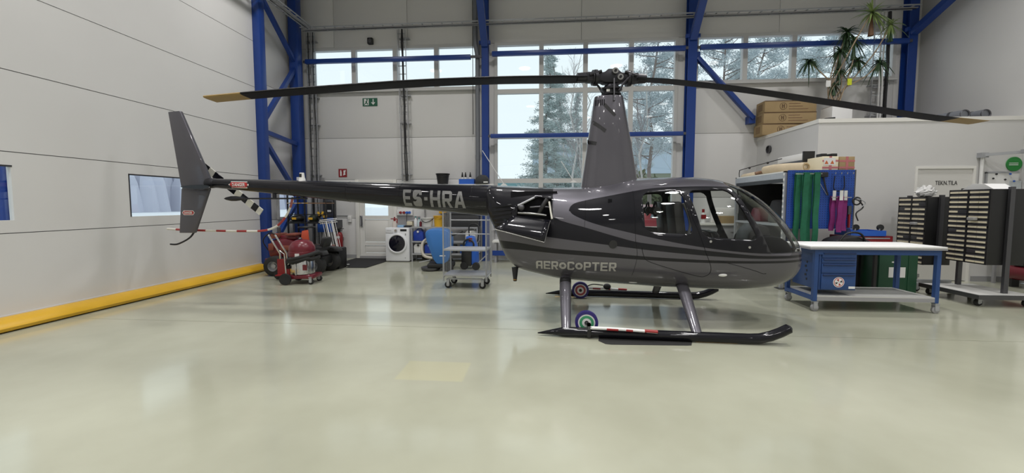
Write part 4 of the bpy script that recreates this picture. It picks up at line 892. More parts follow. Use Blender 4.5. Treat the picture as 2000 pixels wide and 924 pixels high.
# ================================================================== trolley and machines behind the boom
def caster(t, x, y, r, z=None, m=M_rubber):
    c = MB().lathe([(.0, -.018), (r*.75, -.02), (r, -.013), (r, .013), (r*.75, .02), (.0, .018)], (x, y, r), 'y', 20).build('caster', m, t, smooth=40)
    MB().lathe([(.0, -.022), (r*.45, -.022), (r*.45, .022), (.0, .022)], (x, y, r), 'y', 14).build('caster_hub', M_steel, c)
    MB().bx(x-.025, x+.025, y-.03, y-.024, r*.8, r*2+.03).bx(x-.025, x+.025, y+.024, y+.03, r*.8, r*2+.03).bx(x-.03, x+.03, y-.035, y+.035, r*2+.03, r*2+.04).build('caster_fork', M_steel, c)
t = thing('steel_trolley', 'tall steel trolley with two shelves on casters under the boom', 'trolley', (-1.36, 7.05, 0), rad(-2))
for x in (-.37, .37):
    for y in (-.24, .24): MB().cyl((x, y, .13), (x, y, 1.36), .013, n=10).build('post', M_steel, t, smooth=50)
    for z in (.2, 1.34): MB().cyl((x, -.24, z), (x, .24, z), .012, n=8).build('end_rail', M_steel, t, smooth=50)
    me = MB().cyl((x, 0, .2), (x, 0, 1.34), .003, n=6).mesh('side_wire')
    for k in range(5):
        o = link('side_wire', me, M_steel, t); o.location = (0, -.16+.08*k, 0)
for z in (.24, .675): MB().bx(-.37, .37, -.25, .25, z-.03, z).build('shelf', M_steel, t, bevel=.004); 
for z in (.9, 1.15): MB().cyl((-.37, .24, z), (.37, .24, z), .01, n=8).build('back_rail', M_steel, t, smooth=50)
MB().bx(-.3, .3, -.22, -.19, .15, .175).bx(-.3, .3, .19, .22, .15, .175).build('underframe', M_steel, t)
for x, y in ((-.3, -.2), (.3, -.2), (-.3, .2), (.3, .2)): caster(t, x, y, .058)
t = thing('floor_scrubber', 'blue walk-behind floor scrubber standing before the metal shelving', 'floor scrubber', (-2.3, 8.75, 0), rad(8)); k = .0113
pl = [(670, 490), (678, 470), (700, 460), (760, 458), (810, 463), (838, 485), (848, 540), (843, 610), (825, 670), (800, 695), (745, 693), (722, 660), (700, 600), (680, 540)]
MB().prism([((x-760)/3.553*k, .14+(700-z)/3.553*k) for x, z in pl], -.26, .26).build('tank', mat('scrubber blue', (.035, .16, .45), .4), t, bevel=.05)
MB().bx(-.25, .3, -.25, .25, .08, .17).build('base', M_black, t, bevel=.03)
for y in (-.24, .24): MB().lathe([(.0, -.03), (.1, -.03), (.11, 0), (.1, .03), (.0, .03)], (.2, y, .11), 'y', 20).build('wheel', M_rubber, t, smooth=40)
MB().lathe([(.0, 0), (.2, 0), (.21, .05), (.1, .08), (.0, .08)], (-.2, -.05, .02), n=20).build('brush_deck', M_dsteel, t, smooth=40)
MB().beam((-.42, -.2, .2), (-.18, -.22, .25), .03, .02).build('squeegee_arm', M_steel, t)
MB().tube(spl([(-.22, -.1, .72), (-.34, -.15, .62), (-.36, -.2, .45), (-.3, -.22, .33), (-.14, -.22, .29)], 6), .03, 10).build('drain_hose', mat('beige hose', (.45, .42, .36), .6), t, smooth=60)
MB().bx(.02, .14, -.2625, -.258, .33, .35).build('print_line', M_paper, t)
MB().tube(spl([(.25, .0, .75), (.45, 0, .82), (.5, 0, .85)], 4), .02, 8).build('push_handle', M_black, t, smooth=60)
t = thing('pressure_washer', 'blue and black pressure washer standing behind the steel trolley', 'pressure washer', (-1.62, 8.95, 0), rad(-12))
MB().prism([(-.16, .1), (.12, .1), (.1, .45), (.02, .72), (-.1, .74), (-.14, .4)], -.14, .14).build('housing', M_bluep, t, bevel=.03); MB().bx(-.2, .04, -.17, -.13, .08, .5).build('front_panel', M_black, t, bevel=.02)
for x in (-.14, .14): MB().lathe([(.0, -.03), (.08, -.03), (.085, .03), (.0, .03)], (x, -.15, .085), 'y', 18).build('wheel', M_rubber, t, smooth=40)
MB().tube(spl([(-.1, .1, .6), (-.12, .12, .95), (.1, .12, .95), (.08, .1, .6)], 5), .016, 8).build('handle', M_black, t, smooth=60); MB().torus((-.02, -.17, .55), .12, .02, 'y').build('hose_coil', M_black, t, smooth=60)
MB().tube([(.15, -.1, .12), (.34, -.12, .3), (.4, -.12, .36)], .012, 8).build('lance', M_steel, t, smooth=50); MB().bx(-.02, .05, -.16, -.13, .62, .7).build('gun_grip', M_red, t)
# wall shelf with bucket, bottle crate and bag
t = thing('wall_shelf', 'white wall shelf behind the tail boom', 'shelf', (-2.95, 10.05, 1.9)); MB().prism([(0, 0), (1.66, 0), (1.66, .17), (1.08, .17), (1.08, .45), (0, .45)], 0, .03, 'z').build('board', M_white, t)
for x in (.2, .98): MB().prism([(0.02, 0), (.449, 0), (.449, -.2)], x, x+.02, 'x').build('bracket', M_white, t)
bucket('black_bucket', 'black bucket standing on the wall shelf behind the tail boom', (-2.59, 10.2, 1.93), .13, .165, .27, M_black, M_black, .05)
t = thing('bottle_crate', 'blue bottle crate on the wall shelf', 'crate', (-1.97, 10.2, 1.93)); MB().bx(-.19, .19, -.1, .1, 0, .02).bx(-.19, .19, -.1, -.085, .02, .13).bx(-.19, .19, .085, .1, .02, .13).bx(-.19, -.175, -.085, .085, .02, .13).bx(.175, .19, -.085, .085, .02, .13).build('crate', M_bluep, t)
bt = None
for x, w in ((-.12, 'leftmost'), (-.04, ''), (.08, '')):
    if bt is None:
        bt = thing('oil_bottle', 'white bottle with black neck standing in the blue crate', 'bottle', (-1.97+x, 10.2, 1.95), 0, 'bottles in the blue crate')
        MB().lathe([(.0, 0), (.034, 0), (.036, .13), (.014, .19), (.0, .19)], n=16).build('body', M_canw, bt, smooth=40); MB().lathe([(.0, .19), (.022, .14), (.028, .17), (.02, .23), (.013, .25), (.013, .28), (.0, .28)][1:], n=14).build('neck', M_black, bt, smooth=40)
    else: dup(bt, (-1.97+x, 10.2, 1.95))
t = thing('dark_bag', 'dark grey bag standing on the wall shelf beside bottle crate', 'bag', (-1.58, 10.12, 1.93)); MB().prism([(-.17, 0), (.17, 0), (.17, .13), (.1, .22), (-.04, .23), (-.15, .15)], -.1, .1).build('body', M_dbox, t, bevel=.03); MB().bx(.05, .16, -.108, -.1, .03, .06).build('tag', M_paper, t)
# ================================================================== corner clutter
t = thing('storage_rack', 'black frame storage rack in the corner behind the red machine', 'rack', (-6.12, 9.25, 0)); M_wood = mat('brown shelf board', (.2, .11, .06), .6)
for x in (0, .42, .93):
    for y in (0, .4): MB().bx(x, x+.03, y, y+.03, 0, 1.66).build('post', M_black, t)
for z, m in ((.45, M_wood), (1.0, M_black), (1.47, M_wood)): MB().bx(0, .96, -.003, .433, z-.025, z).build('shelf_board', m, t)
for k in range(6): MB().bx(.02+k*.09, .08+k*.09, -.012, -.003, 1.452, 1.466).build('yellow_mark', M_yellow if k % 2 else M_cream, t)
MB().bx(0, .96, .0, .02, 1.18, 1.2).build('rail', M_black, t)
for x, z, lab, m, sx in ((-5.95, 1.0, 'black helmet shaped case with yellow badge on the corner rack', M_black, .17), (-5.545, 1.0, 'dark green case on the corner rack beside the yellow straps', mat('dark green case', (.03, .04, .025), .5), .11)):
    t = thing('hard_case', lab, 'case', (x, 9.4, z)); MB().sph((0, 0, .095), (sx, .15, .09)).build('shell', m, t, smooth=60); MB().bx(-.05, .05, -.155, -.138, .07, .12).build('badge', M_yellow, t); MB().bx(-sx*.8, sx*.8, -.1, .1, 0, .03).build('foot', M_black, t)
t = thing('strap_bundle', 'black strap bundle with yellow tabs on the corner rack', 'straps', (-5.315, 9.36, 1.0)); MB().torus((0, 0, .12), .08, .04, 'y').build('coil', M_black, t, smooth=60)
for a in (.3, 1.2, 2.1): MB().ribbon([(.1*cos(a)*.6, -.05, .12+.1*sin(a)*.6), (.1*cos(a)*1.5, -.05, .12+.1*sin(a)*1.5)], (-sin(a), 0, cos(a)), .05, .012, (0, 1, 0)).build('yellow_tab', M_yellow, t)
t = thing('blue_bin', 'blue plastic bin behind the folded drying rack', 'bin', (-5.6, 10.1, .72)); MB().bx(-.2, .16, -.12, .1, 0, .36).build('body', M_bluep, t, bevel=.01)
MB().bx(-.2, .2, .1, .4, .1, .3).build('wall_bracket', M_dsteel, t)
t = thing('drying_rack', 'folded white drying rack leaning beside the fire extinguisher', 'drying rack', (-4.93, 9.1, .012), 0)
for z, y in ((1.06, .1), (1.02, .07), (.98, .12)): MB().cyl((-.36, y, z-.02), (.06, y, z+.03), .011, n=8).build('top_bar', M_white, t, smooth=50)
for k in range(7): MB().cyl((-.28+k*.05, .08, 1.02+k*.004), (-.12+k*.05, .05, .35), .006, n=6).build('rod', M_white, t, smooth=50)
for x in (-.08, .06): MB().cyl((x-.1, .06, 1.03), (x+.14, -.02, .012), .012, n=8).build('leg', M_white, t, smooth=50)
MB().cyl((.02, -.04, .012), (.34, .1, .012), .011, n=8).build('foot_bar', M_white, t, smooth=50)
def tyre(t, x, y, r, w, s=-1, tread=True):
    MB().lathe([(r*.5, -w/2), (r*.85, -w/2), (r*.97, -w*.4), (r, -w*.2), (r, w*.2), (r*.97, w*.4), (r*.85, w/2), (r*.5, w/2)], (x, y, r), 'y', 28, False).build('tyre', M_rubber, t, smooth=40)
    MB().lathe([(.0, -w*.32), (r*.2, -w*.32), (r*.22, -w*.1), (r*.42, -w*.12), (r*.5, -w*.45), (r*.53, -w*.45), (r*.53, w*.45), (.0, w*.45)], (x, y, r), 'y', 20).build('rim', M_steel, t, smooth=40)
t = thing('garden_tractor', 'red garden tractor parked in the corner behind the vacuum cleaner', 'tractor', (-5.06, 8.12, 0), rad(4))
for x, y, r, w in ((.42, -.34, .205, .2), (.42, .34, .205, .2), (-.38, -.34, .2, .2), (-.38, .34, .2, .2)): tyre(t, x, y, r, w)
MB().bx(-.5, .5, -.26, .26, .18, .36).build('chassis', M_black, t, bevel=.02)
MB().prism([(-.56, .36), (.05, .36), (.1, .52), (.02, .68), (-.2, .74), (-.48, .72), (-.6, .58)], -.24, .24).build('hood', M_dred, t, bevel=.04)
MB().bx(-.62, -.3, -.3, .3, .1, .34).build('front_guard', M_dred, t, bevel=.02)
for s in (-1, 1): MB().prism([(.18, .42), (.66, .42), (.62, .5), (.3, .54)], min(s*.2, s*.46), max(s*.2, s*.46)).build('fender', M_black, t, bevel=.015)
MB().bx(.12, .5, -.2, .2, .46, .58).prism([(.42, .55), (.52, .55), (.57, .74), (.5, .76)], -.18, .18).build('seat', M_black, t, bevel=.03)
MB().cyl((-.02, 0, .75), (.1, 0, .95), .02).torus((.1, 0, .96), .15, .016, 'z').build('steering_wheel', M_black, t, smooth=50)
MB().prism([(.12, .62), (.3, .66), (.28, .92), (.16, .9)], -.31, -.27).build('side_panel', mat('orange red plastic', (.5, .07, .03), .4), t, bevel=.01)
MB().bx(-.34, -.02, -.2, .12, .72, .80).build('engine_cover', M_dred, t, bevel=.02)
M_rust = mat('rust red paint', (.20, .05, .03), .6, noise=.3, nscale=9)
for x0, z0, w_, h_ in ((-.5, .74, .14, .1), (-.2, .8, .22, .04), (.04, .6, .14, .1), (-.55, .5, .1, .14), (-.3, .5, .2, .1), (-.05, .42, .12, .14)): MB().bx(x0, x0+w_, -.28, -.22 if z0 < .7 else .1, z0, z0+h_).build('bracket_plate', M_rust, t, bevel=.01)
MB().cyl((-.42, -.1, .8), (-.42, -.1, .96), .035).build('exhaust_stack', M_dsteel, t, smooth=40); MB().tube(spl([(-.6, -.2, .5), (-.66, -.26, .7), (-.5, -.28, .86), (-.36, -.28, .8)], 5), .012, 6).build('control_cable', M_black, t, smooth=60)
t = thing('plastic_case', 'black plastic equipment case standing beside the tractor wheel', 'case', (-4.72, 8.8, 0), rad(-4)); MB().bx(-.2, .2, -.16, .16, .015, .47).build('body', M_black, t, bevel=.03)
MB().bx(-.2, .2, -.17, -.16, .3, .33).build('latch_band', M_dsteel, t); MB().bx(.06, .15, -.166, -.16, .3, .36).build('red_label', M_red, t); MB().bx(-.14, -.05, -.1, .1, .46, .5).build('handle', M_red, t, bevel=.01); MB().bx(-.18, .18, -.14, .14, 0, .02).build('foot', M_rubber, t)
t = thing('hand_truck', 'silver hand truck handles leaning behind the vacuum cleaner', 'hand truck', (-5.07, 7.33, 0), rad(10))
for x in (-.05, .07): MB().tube([(x-.1, 0, .86), (x+.1, 0, .5), (x+.11, 0, .1)], .018, 8).build('handle_tube', M_chrome, t, smooth=50)
MB().bx(.0, .22, -.12, .0, .09, .11).bx(.0, .22, -.02, .0, .09, .4).build('toe_plate', M_red, t)
for x in (.0, .24): MB().lathe([(.0, -.02), (.09, -.02), (.09, .02), (.0, .02)], (x, .04, .09), 'y', 18).build('wheel', M_rubber, t, smooth=40)
t = thing('vacuum_cleaner', 'industrial vacuum cleaner with dark red dome and steel drum', 'vacuum cleaner', (-4.43, 7.1, 0), rad(6))
MB().lathe([(.19, .17), (.205, .18), (.205, .46), (.2, .47), (.0, .47)], n=36).build('drum', M_chrome, t, smooth=40)
MB().lathe([(.205, .48), (.225, .5), (.225, .58), (.215, .59)], n=36, cap=False).build('collar', M_dred, t, smooth=30)
MB().lathe([(.218, .585), (.222, .6), (.215, .67), (.17, .745), (.09, .79), (.0, .8)], n=36).build('motor_dome', M_dred, t, smooth=40)
MB().lathe([(.19, .47), (.207, .47), (.207, .53), (.19, .53)], n=36, cap=False).build('white_band', M_white, t, smooth=30)
MB().lathe([(.0, .8), (.03, .8), (.035, .83), (.02, .85), (.0, .85)], (-.03, 0, -.02), n=14).build('lid_knob', M_dsteel, t, smooth=40)
MB().bx(-.2, .27, -.2, .2, .1, .17).build('base_tray', M_dred, t, bevel=.02)
for s in (-1, 1): MB().lathe([(.0, -.02), (.1, -.022), (.105, 0), (.1, .022), (.0, .02)], (-.2, s*.235, .105), 'y', 24).build('rear_wheel', M_rubber, t, smooth=40)
for s in (-1, 1): caster(t, .22, s*.17, .05)
hp_ = []
for k in range(40):
    a = -2.5+k*.32; hp_.append((.255*cos(a)+.02*sin(a*2), .235*sin(a), .45+.06*sin(a+1.2)-.045*(k//13-1)))
MB().tube(hp_, .038, 8).build('hose', M_rubber, t, smooth=60)
MB().tube([(-.22, -.16, .15), (-.24, -.16, .55), (-.34, -.16, .62)], .013, 8).tube([(-.02, -.215, .17), (-.02, -.225, .38), (-.12, -.225, .4), (-.16, -.2, .36)], .009, 8).build('frame_tube', M_chrome, t, smooth=50)
MB().bx(.1, .17, -.212, -.19, .26, .36).build('brand_plate', M_dred, t); MB().bx(-.02, .05, -.235, -.215, .5, .56).build('name_plate', M_paper, t)
# ================================================================== the room in the right corner
RX, RY, RZ = 5.1, 8.25, 3.02
r = struct('wall_room')
M_room = mat('room wall paint', (.62, .615, .605), .55, noise=.03, nscale=2)
MB().bx(RX, RX+.1, RY, YB-.002, 0, RZ).build('side_wall', M_room, r); DR0, DR1, DRZ = 6.85, 7.84, 2.11
MB().bx(RX+.1, DR0-.02, RY, RY+.1, 0, RZ).bx(DR1+.02, XR-.002, RY, RY+.1, 0, RZ).bx(DR0-.02, DR1+.02, RY, RY+.1, DRZ+.025, RZ).build('front_panels', M_room, r)
MB().prism([(RX+.1, RY+.1), (XR-.002, RY+.1), (XR-.002, YB-.002), (8.45, YB-.002), (8.45, 10.25), (8.15, 10.25), (8.15, YB-.002), (RX+.1, YB-.002)], RZ-.1, RZ, 'z').build('room_roof', M_room, r)
MB().bx(RX-.012, XR-.002, RY-.012, RY+.1, RZ-.06, RZ+.012).bx(RX-.012, RX+.1, RY+.1, YB-.002, RZ-.06, RZ+.012).build('roof_edge', M_trimw, r)
struct('baseboard_room', MB().bx(RX, DR0-.06, RY-.014, RY, 0, .1).bx(DR1+.06, XR-.002, RY-.014, RY, 0, .1).mesh('bb2'), M_grey)
d3 = struct('door_3'); MB().bx(DR0-.02, DR0+.02, RY-.012, RY+.1, 0, DRZ+.025).bx(DR1-.02, DR1+.02, RY-.012, RY+.1, 0, DRZ+.025).bx(DR0+.02, DR1-.02, RY-.012, RY+.1, DRZ-.02, DRZ+.025).build('door_frame', M_trimw, d3)
MB().bx(DR0+.022, DR1-.022, RY+.01, RY+.05, .01, DRZ-.022).build('door_leaf', mat('door leaf', (.66, .65, .62), .45), d3)
MB().cyl((DR0+.1, RY-.04, 1.02), (DR0+.22, RY-.04, 1.02), .01).cyl((DR0+.1, RY-.04, 1.02), (DR0+.1, RY+.01, 1.02), .01).build('door_handle', M_steel, d3)
a, b = pY(1827, 361.5, RY), pY(1871, 353, RY); flat_text('lettering', 'TEKN.TILA', b.x-a.x, b.z-a.z, M_ink, d3, front(a.x, RY+.006, a.z), .01)
p = pX(1503, 292, RX); t = thing('wall_vent', 'round dark vent pipe end on the side of the white room', 'vent', (RX, p.y, p.z)); MB().lathe([(.09, 0), (.09, -.04), (.075, -.04), (.07, -.01), (.0, -.01)], n=24, axis='x').build('vent_ring', M_dsteel, t, smooth=40); MB().cyl((-.02, 0, 0), (-.012, 0, 0), .07).build('vent_hole', M_black, t)
# boxes on the room roof
M_print = mat('brown print ink', (.11, .06, .03), .7)
def carton(lab, x, y, z, w_, d_, h_, rz, n):
    t = thing('cardboard_box', lab, 'box', (x, y, z), rz, 'long cardboard boxes on the room roof'); MB().bx(0, w_, 0, d_, 0, h_).build('carton', M_card, t, bevel=.008)
    MB().bx(.0, w_, -.003, 0, h_-.02, h_-.004).build('lid_edge', M_print, t)
    MB().lathe([(.072, 0), (.08, 0), (.08, .003), (.072, .003)], (w_*.36, -.004, h_*.5), 'y', 24, False).build('round_emblem', M_print, t)
    MB().bx(w_*.36-.03, w_*.36-.012, -.005, -.003, h_*.5-.045, h_*.5+.045).bx(w_*.36+.012, w_*.36+.03, -.005, -.003, h_*.5-.045, h_*.5+.045).bx(w_*.36-.012, w_*.36+.012, -.005, -.003, h_*.5+.0, h_*.5+.015).build('emblem_mark', M_print, t)
    for k, s in enumerate((.25, .3, .42)): MB().bx(w_*.47, w_*.47+s, -.004, -.002, h_*.68-k*.06, h_*.68-k*.06+.016).build('print_line', mat('faded print', (.22, .13, .07), .7), t)
    MB().bx(-.003, 0, d_*.25, d_*.75, h_*.2, h_*.8).build('end_label', mat('end print', (.24, .16, .08), .8), t)
    return t
z = RZ+.012
carton('long cardboard box lowest of the stack on the white room roof', 4.98, 10.05, z, 1.14, .38, .258, rad(1), 0)
carton('long cardboard box with dented edge in the middle of the stack', 5.0, 10.05, z+.26, 1.14, .38, .255, rad(-1.2), 1)
carton('long cardboard box on top of the stack under the rotor blade', 5.01, 10.04, z+.517, 1.13, .38, .262, rad(0), 2)
# plant
t = thing('potted_plant', 'tall dragon plant with drooping leaf tufts in a white box planter on the room roof', 'plant', (6.5, 9.85, z)); M_leaf = mat('dracaena leaf', (.035, .075, .03), .5, noise=.35, nscale=9); M_leafy = mat('young dracaena leaf', (.22, .30, .10), .5, noise=.2, nscale=9); M_dead = mat('dry leaf', (.16, .085, .045), .7); M_stem = mat('plant stem', (.38, .29, .2), .7)
MB().bx(-.27, .15, -.2, .2, 0, .55).build('planter', M_white, t, bevel=.015); MB().bx(-.25, .13, -.18, .18, .55, .56).build('soil', M_wood, t)
base = V((6.5, 9.85, z)); rng = random.Random(3)
def tuft(u, v, m, n, L, droop, dead=0, Y=9.85):
    c = pY(u, v, Y)-base; b = MB(); 
    for k in range(n):
        a = 2*pi*k/n+rng.uniform(-.3, .3); el = rng.uniform(-.9, 1.2); l = L*rng.uniform(.6, 1.25); d = V((cos(a)*cos(el), sin(a)*cos(el), sin(el))); sd = d.cross(V((0, 0, 1))).normalized(); P = []
        for i in range(5): s = i/4; P.append(c+d*l*s+V((0, 0, -droop*l*s*s)))
        vv = []; 
        for i, p_ in enumerate(P): wv = .017*(1-(i/4)**2)+.002; vv += [p_-sd*wv, p_+sd*wv]
        b.add(vv, [(2*i, 2*i+1, 2*i+3, 2*i+2) for i in range(4)])
    o = b.build('leaf_tuft', m, t, fix=False)
    if dead:
        b = MB()
        for k in range(dead):
            a = 2*pi*k/dead; P = [c+V((.05*cos(a)*s, .05*sin(a)*s, -L*1.15*s-.02)) for s in (0, .4, 1.)]; sd = V((-sin(a), cos(a), 0))*.016
            b.add([q for p_ in P for q in (p_-sd, p_+sd)], [(0, 1, 3, 2), (2, 3, 5, 4)])
        b.build('dry_leaf_skirt', M_dead if dead > 10 else M_leaf, o, fix=False)
    return c
tips = [tuft(1580, 120, M_leaf, 46, .3, .75), tuft(1655, 62, M_leaf, 55, .36, .55, 10), tuft(1668, 80, M_leaf, 50, .34, .7, 10), tuft(1703, 24, M_leafy, 60, .4, .3, 26, 9.42), tuft(1740, 48, M_leafy, 36, .3, .5, 8), tuft(1675, 118, M_leaf, 46, .27, .8), tuft(1718, 122, M_leaf, 50, .3, .85), tuft(1640, 100, M_leaf, 50, .32, .8, 10), tuft(1638, 138, M_leaf, 36, .25, .9, 10), tuft(1628, 165, M_leaf, 26, .2, 1., 8)]
for i, c in enumerate(tips):
    s0 = V((rng.uniform(-.15, .03), rng.uniform(-.06, .06), .54)); side = -1 if i % 2 else 1
    MB().tube(spl([s0, s0+V((.12*side, .02, .35)), s0.lerp(c, .6)+V((.1*side, 0, .1)), c], 7), [.013]*22, 6).build('stem', M_stem, t, smooth=60)
p = pY(1659, 160, 9.8)-base; MB().bx(p.x-.045, p.x+.045, -.06, -.05, p.z-.07, p.z+.07).build('yellow_tag', mat('yellow tag', (.65, .72, .03), .6), t)
p = pY(1617, 163, 9.8)-base; MB().bx(p.x-.05, p.x+.05, -.07, -.06, p.z-.08, p.z+.06).build('white_tag', M_paper, t)
for k, (u, v, l) in enumerate(((1925, 215, 'dark grey rolled tube lying on the room roof'), (1952, 214, 'dark grey tube with round end on the room roof beside the wall'))):
    t = thing('rolled_tube', l, 'tube', (7.85+.36*k, 8.5, z)); MB().cyl((0, 0, .09), (-.25, 1.3, .09), .09, n=20).build('tube', M_pipe, t, smooth=50); MB().torus((-.005, 0, .09), .08, .012, 'y').build('rim', M_dsteel, t, smooth=50); MB().cyl((-.04, .2, .09), (-.05, .24, .09), .094, n=20).build('strap', M_dsteel, t)
tag(MB().prism([(-.12, 0), (.12, 0), (.12, .035), (-.05, .02)], 0, .06).build('black_wedge', M_black, loc=(5.28, 8.27, z)), 'small black wedge on the roof edge of the white room', 'wedge')
# ================================================================== rack with pegboard
t = thing('storage_rack', 'tall rack with silver top beam and dark curtain behind the helicopter nose', 'rack', (3.98, 7.24, 0)); M_dcloth = mat('dark grey cloth', (.03, .03, .033), .9, noise=.3, nscale=4)
for x in (0, 1.02):
    for y in (0, 1.75): MB().bx(x, x+.05, y, y+.05, 0, 1.99).build('post', M_steel if x == 0 else M_blue, t)
for x in (0, 1.04): MB().bx(x, x+.03, .05, 1.75, 1.87, 1.97).build('top_beam', M_steel, t)
MB().bx(-.004, .0, .05, 1.75, 1.80, 1.865).build('beam_edge', M_black, t)
MB().bx(0, 1.07, 0, 1.8, 1.97, 1.99).build('top_board', M_trimw, t)
for z_, m in ((.5, M_steel), (1.1, M_steel)): MB().bx(.01, 1.06, .01, 1.79, z_-.04, z_).build('shelf_board', m, t)
MB().bx(1.0, 1.015, .06, 1.74, 1.1, 1.86).build('curtain', M_dcloth, t); MB().bx(.05, 1.0, 1.72, 1.735, 1.1, 1.86).build('curtain', M_dcloth, t); MB().bx(.05, 1.0, 1.72, 1.735, .5, 1.06).build('back_sheet', M_grey, t)
MB().bx(-.05, .1, -.05, .1, 0, .012).bx(.97, 1.12, -.05, .1, 0, .012).build('foot_plate', M_dsteel, t)
for k in range(14): MB().bx(-.006, 0, .008, .042, .75+k*.09, .79+k*.09).build('post_slot', M_paper, t)
for k, (y, h_, d_, lab, m) in enumerate(((.5, .42, .5, 'dark cloth bundle on the upper shelf of the tall rack', M_dcloth), (1.2, .28, .4, 'dark red storage bag on the upper shelf of the tall rack', M_dred))):
    tag(MB().prism([(-d_/2, 0), (d_/2, 0), (d_/2*.9, h_*.6), (d_/4, h_), (-d_/3, h_*.9), (-d_/2, h_*.5)], .12, .8, 'x').build('cloth_bundle' if not k else 'storage_bag', m, bevel=.04, loc=(3.98, 7.24+y, 1.1)), lab, 'bundle' if not k else 'bag')
def pegmat():
    m = bpy.data.materials.new('perforated blue panel'); m.use_nodes = True; nt = m.node_tree; N = nt.nodes.new; L = nt.links.new; b = nt.nodes['Principled BSDF']
    tc = N('ShaderNodeTexCoord'); mp = N('ShaderNodeVectorMath'); mp.operation = 'SCALE'; mp.inputs['Scale'].default_value = 26; L(tc.outputs['Object'], mp.inputs[0])
    fr = N('ShaderNodeVectorMath'); fr.operation = 'FRACTION'; L(mp.outputs[0], fr.inputs[0]); s = N('ShaderNodeSeparateXYZ'); L(fr.outputs[0], s.inputs[0])
    def near(o):
        a = N('ShaderNodeMath'); a.operation = 'COMPARE'; a.inputs[1].default_value = .5; a.inputs[2].default_value = .16; L(o, a.inputs[0]); return a.outputs[0]
    q = N('ShaderNodeMath'); q.operation = 'MULTIPLY'; L(near(s.outputs[0]), q.inputs[0]); L(near(s.outputs[2]), q.inputs[1])
    mx = N('ShaderNodeMix'); mx.data_type = 'RGBA'; L(q.outputs[0], mx.inputs[0]); mx.inputs[6].default_value = (.012, .065, .34, 1); mx.inputs[7].default_value = (.004, .015, .08, 1); L(mx.outputs[2], b.inputs[0]); b.inputs['Roughness'].default_value = .45
    return m
t = thing('pegboard', 'blue perforated tool panel hung with green and purple slings', 'pegboard', (4.01, 7.19, 1.03)); t_peg = t
pb = MB().bx(0, 1.03, 0, .02, 0, .97).build('panel', pegmat(), t); MB().bx(0, 1.03, .02, .035, 0, .97).build('panel_back', M_blue, t); MB().bx(1.03, 1.05, 0, .035, 0, .97).build('side_edge', M_dsteel, t); MB().bx(.02, .28, .02, .04, -.002, .97).build('rear_rail', M_steel, t)
for x in (.68, .77, .86, .95): MB().cyl((x, .0, .9), (x, -.08, .9), .006, n=6).cyl((x, -.08, .9), (x, -.085, .925), .006, n=6).build('hook', M_chrome, t)
M_gsl = mat('green webbing', (.012, .13, .065), .8, noise=.3, nscale=14); M_psl = mat('purple webbing', (.20, .018, .14), .8, noise=.3, nscale=14)
def sling(lab, x, ztop, zbot, w_, m, ph, y=7.13, grp=None):
    y = (7.156, 7.096)[int(round(ph*10)) % 2 if m is M_psl else int(round(ph/1.3)) % 2]
    t = thing('lifting_sling', lab, 'sling', (x, y, zbot), 0, grp); H = ztop-zbot
    for k, yy in ((0, -.012), (1, .014)):
        P = [(.005*sin(i*.8+ph+k)+.014*(i/14-.5)*(1 if k else -1), yy+.012*cos(i*.5+ph)*i/14, H*(1-i/14)) for i in range(15)]
        MB().ribbon(P, (1, 0, 0), w_, .006, (0, 1, 0)).build('webbing', m, t, smooth=40)
    MB().bx(-w_/2, w_/2, -.02, .02, H-.005, H+.01).build('loop', m, t)
for k, (x, zb) in enumerate(((4.14, .80), (4.225, .84), (4.315, .78), (4.40, .82))): sling(('green lifting sling nearest the perforated silver post', 'green lifting sling second from the perforated silver post', 'green lifting sling third from the perforated silver post', 'green lifting sling nearest the bare panel')[k], x, 1.945, zb, .085, M_gsl, k*1.3)
for k, (x, zb) in enumerate(((4.70, 1.0), (4.77, .98), (4.875, 1.0))): sling(('purple lifting sling beside the hanging grey wire', 'purple lifting sling in the middle of three', 'purple lifting sling beside the red handled tool')[k], x, 1.56, zb, .075, M_psl, k*1.1)
for z_, x0, x1 in ((1.945-.013-1.03, 4.07, 4.468), (1.56-.013-1.03, 4.64, 4.935)):      # bars that carry the slings
    for y in (7.157-7.19, 7.097-7.19): MB().cyl((x0-4.01, y, z_), (x1-4.01, y, z_), .007, n=8).build('hanger_bar', M_chrome, t_peg)
    for x in (x0, x1): MB().cyl((x-4.01, .0, z_), (x-4.01, -.1, z_), .007, n=8).build('hanger_arm', M_chrome, t_peg)
MB().cyl((1.01, 0, .501), (1.01, -.115, .501), .006, n=6).build('hook', M_chrome, t_peg)
for k in range(3): tag(MB().bx((4.70, 4.77, 4.875)[k]-.024, (4.70, 4.77, 4.875)[k]+.024, (7.156, 7.096, 7.156)[k]-.03, (7.156, 7.096, 7.156)[k]-.0198, 1.5, 1.66).build('sling_label', M_paper), ('white sling tag above the purple sling beside the wire', 'white sling tag above the middle purple sling', 'white sling tag above the purple sling beside red tool')[k], 'tag')
t = thing('wire_coil', 'coil of dark wire and clips hanging at the edge of the pegboard', 'wire', (5.02, 7.09, 1.488)); MB().torus((0, 0, 0), .06, .012, 'y').tube(spl([(-.05, -.02, .03), (.02, -.025, .0), (.1, 0, -.1), (.0, 0, -.2), (.03, -.01, -.32)], 5), .01, 6).build('coil', M_black, t, smooth=60); MB().tube(spl([(0, 0, .05), (.12, -.02, -.03), (.04, 0, -.12)], 5), .007, 6).build('clip_wire', M_steel, t, smooth=60)
t = thing('ratchet_strap', 'thin dark strap hanging slantwise on the blue panel', 'strap', (4.58, 7.165, 1.6)); MB().ribbon([(-.05, 0, .33), (.0, -.005, .1), (.045, 0, -.02)], (1, 0, 0), .022, .008, (0, 1, 0)).build('strap', M_black, t); MB().bx(-.1, .02, -.03, .025, .28, .36).build('buckle', M_black, t, bevel=.01)
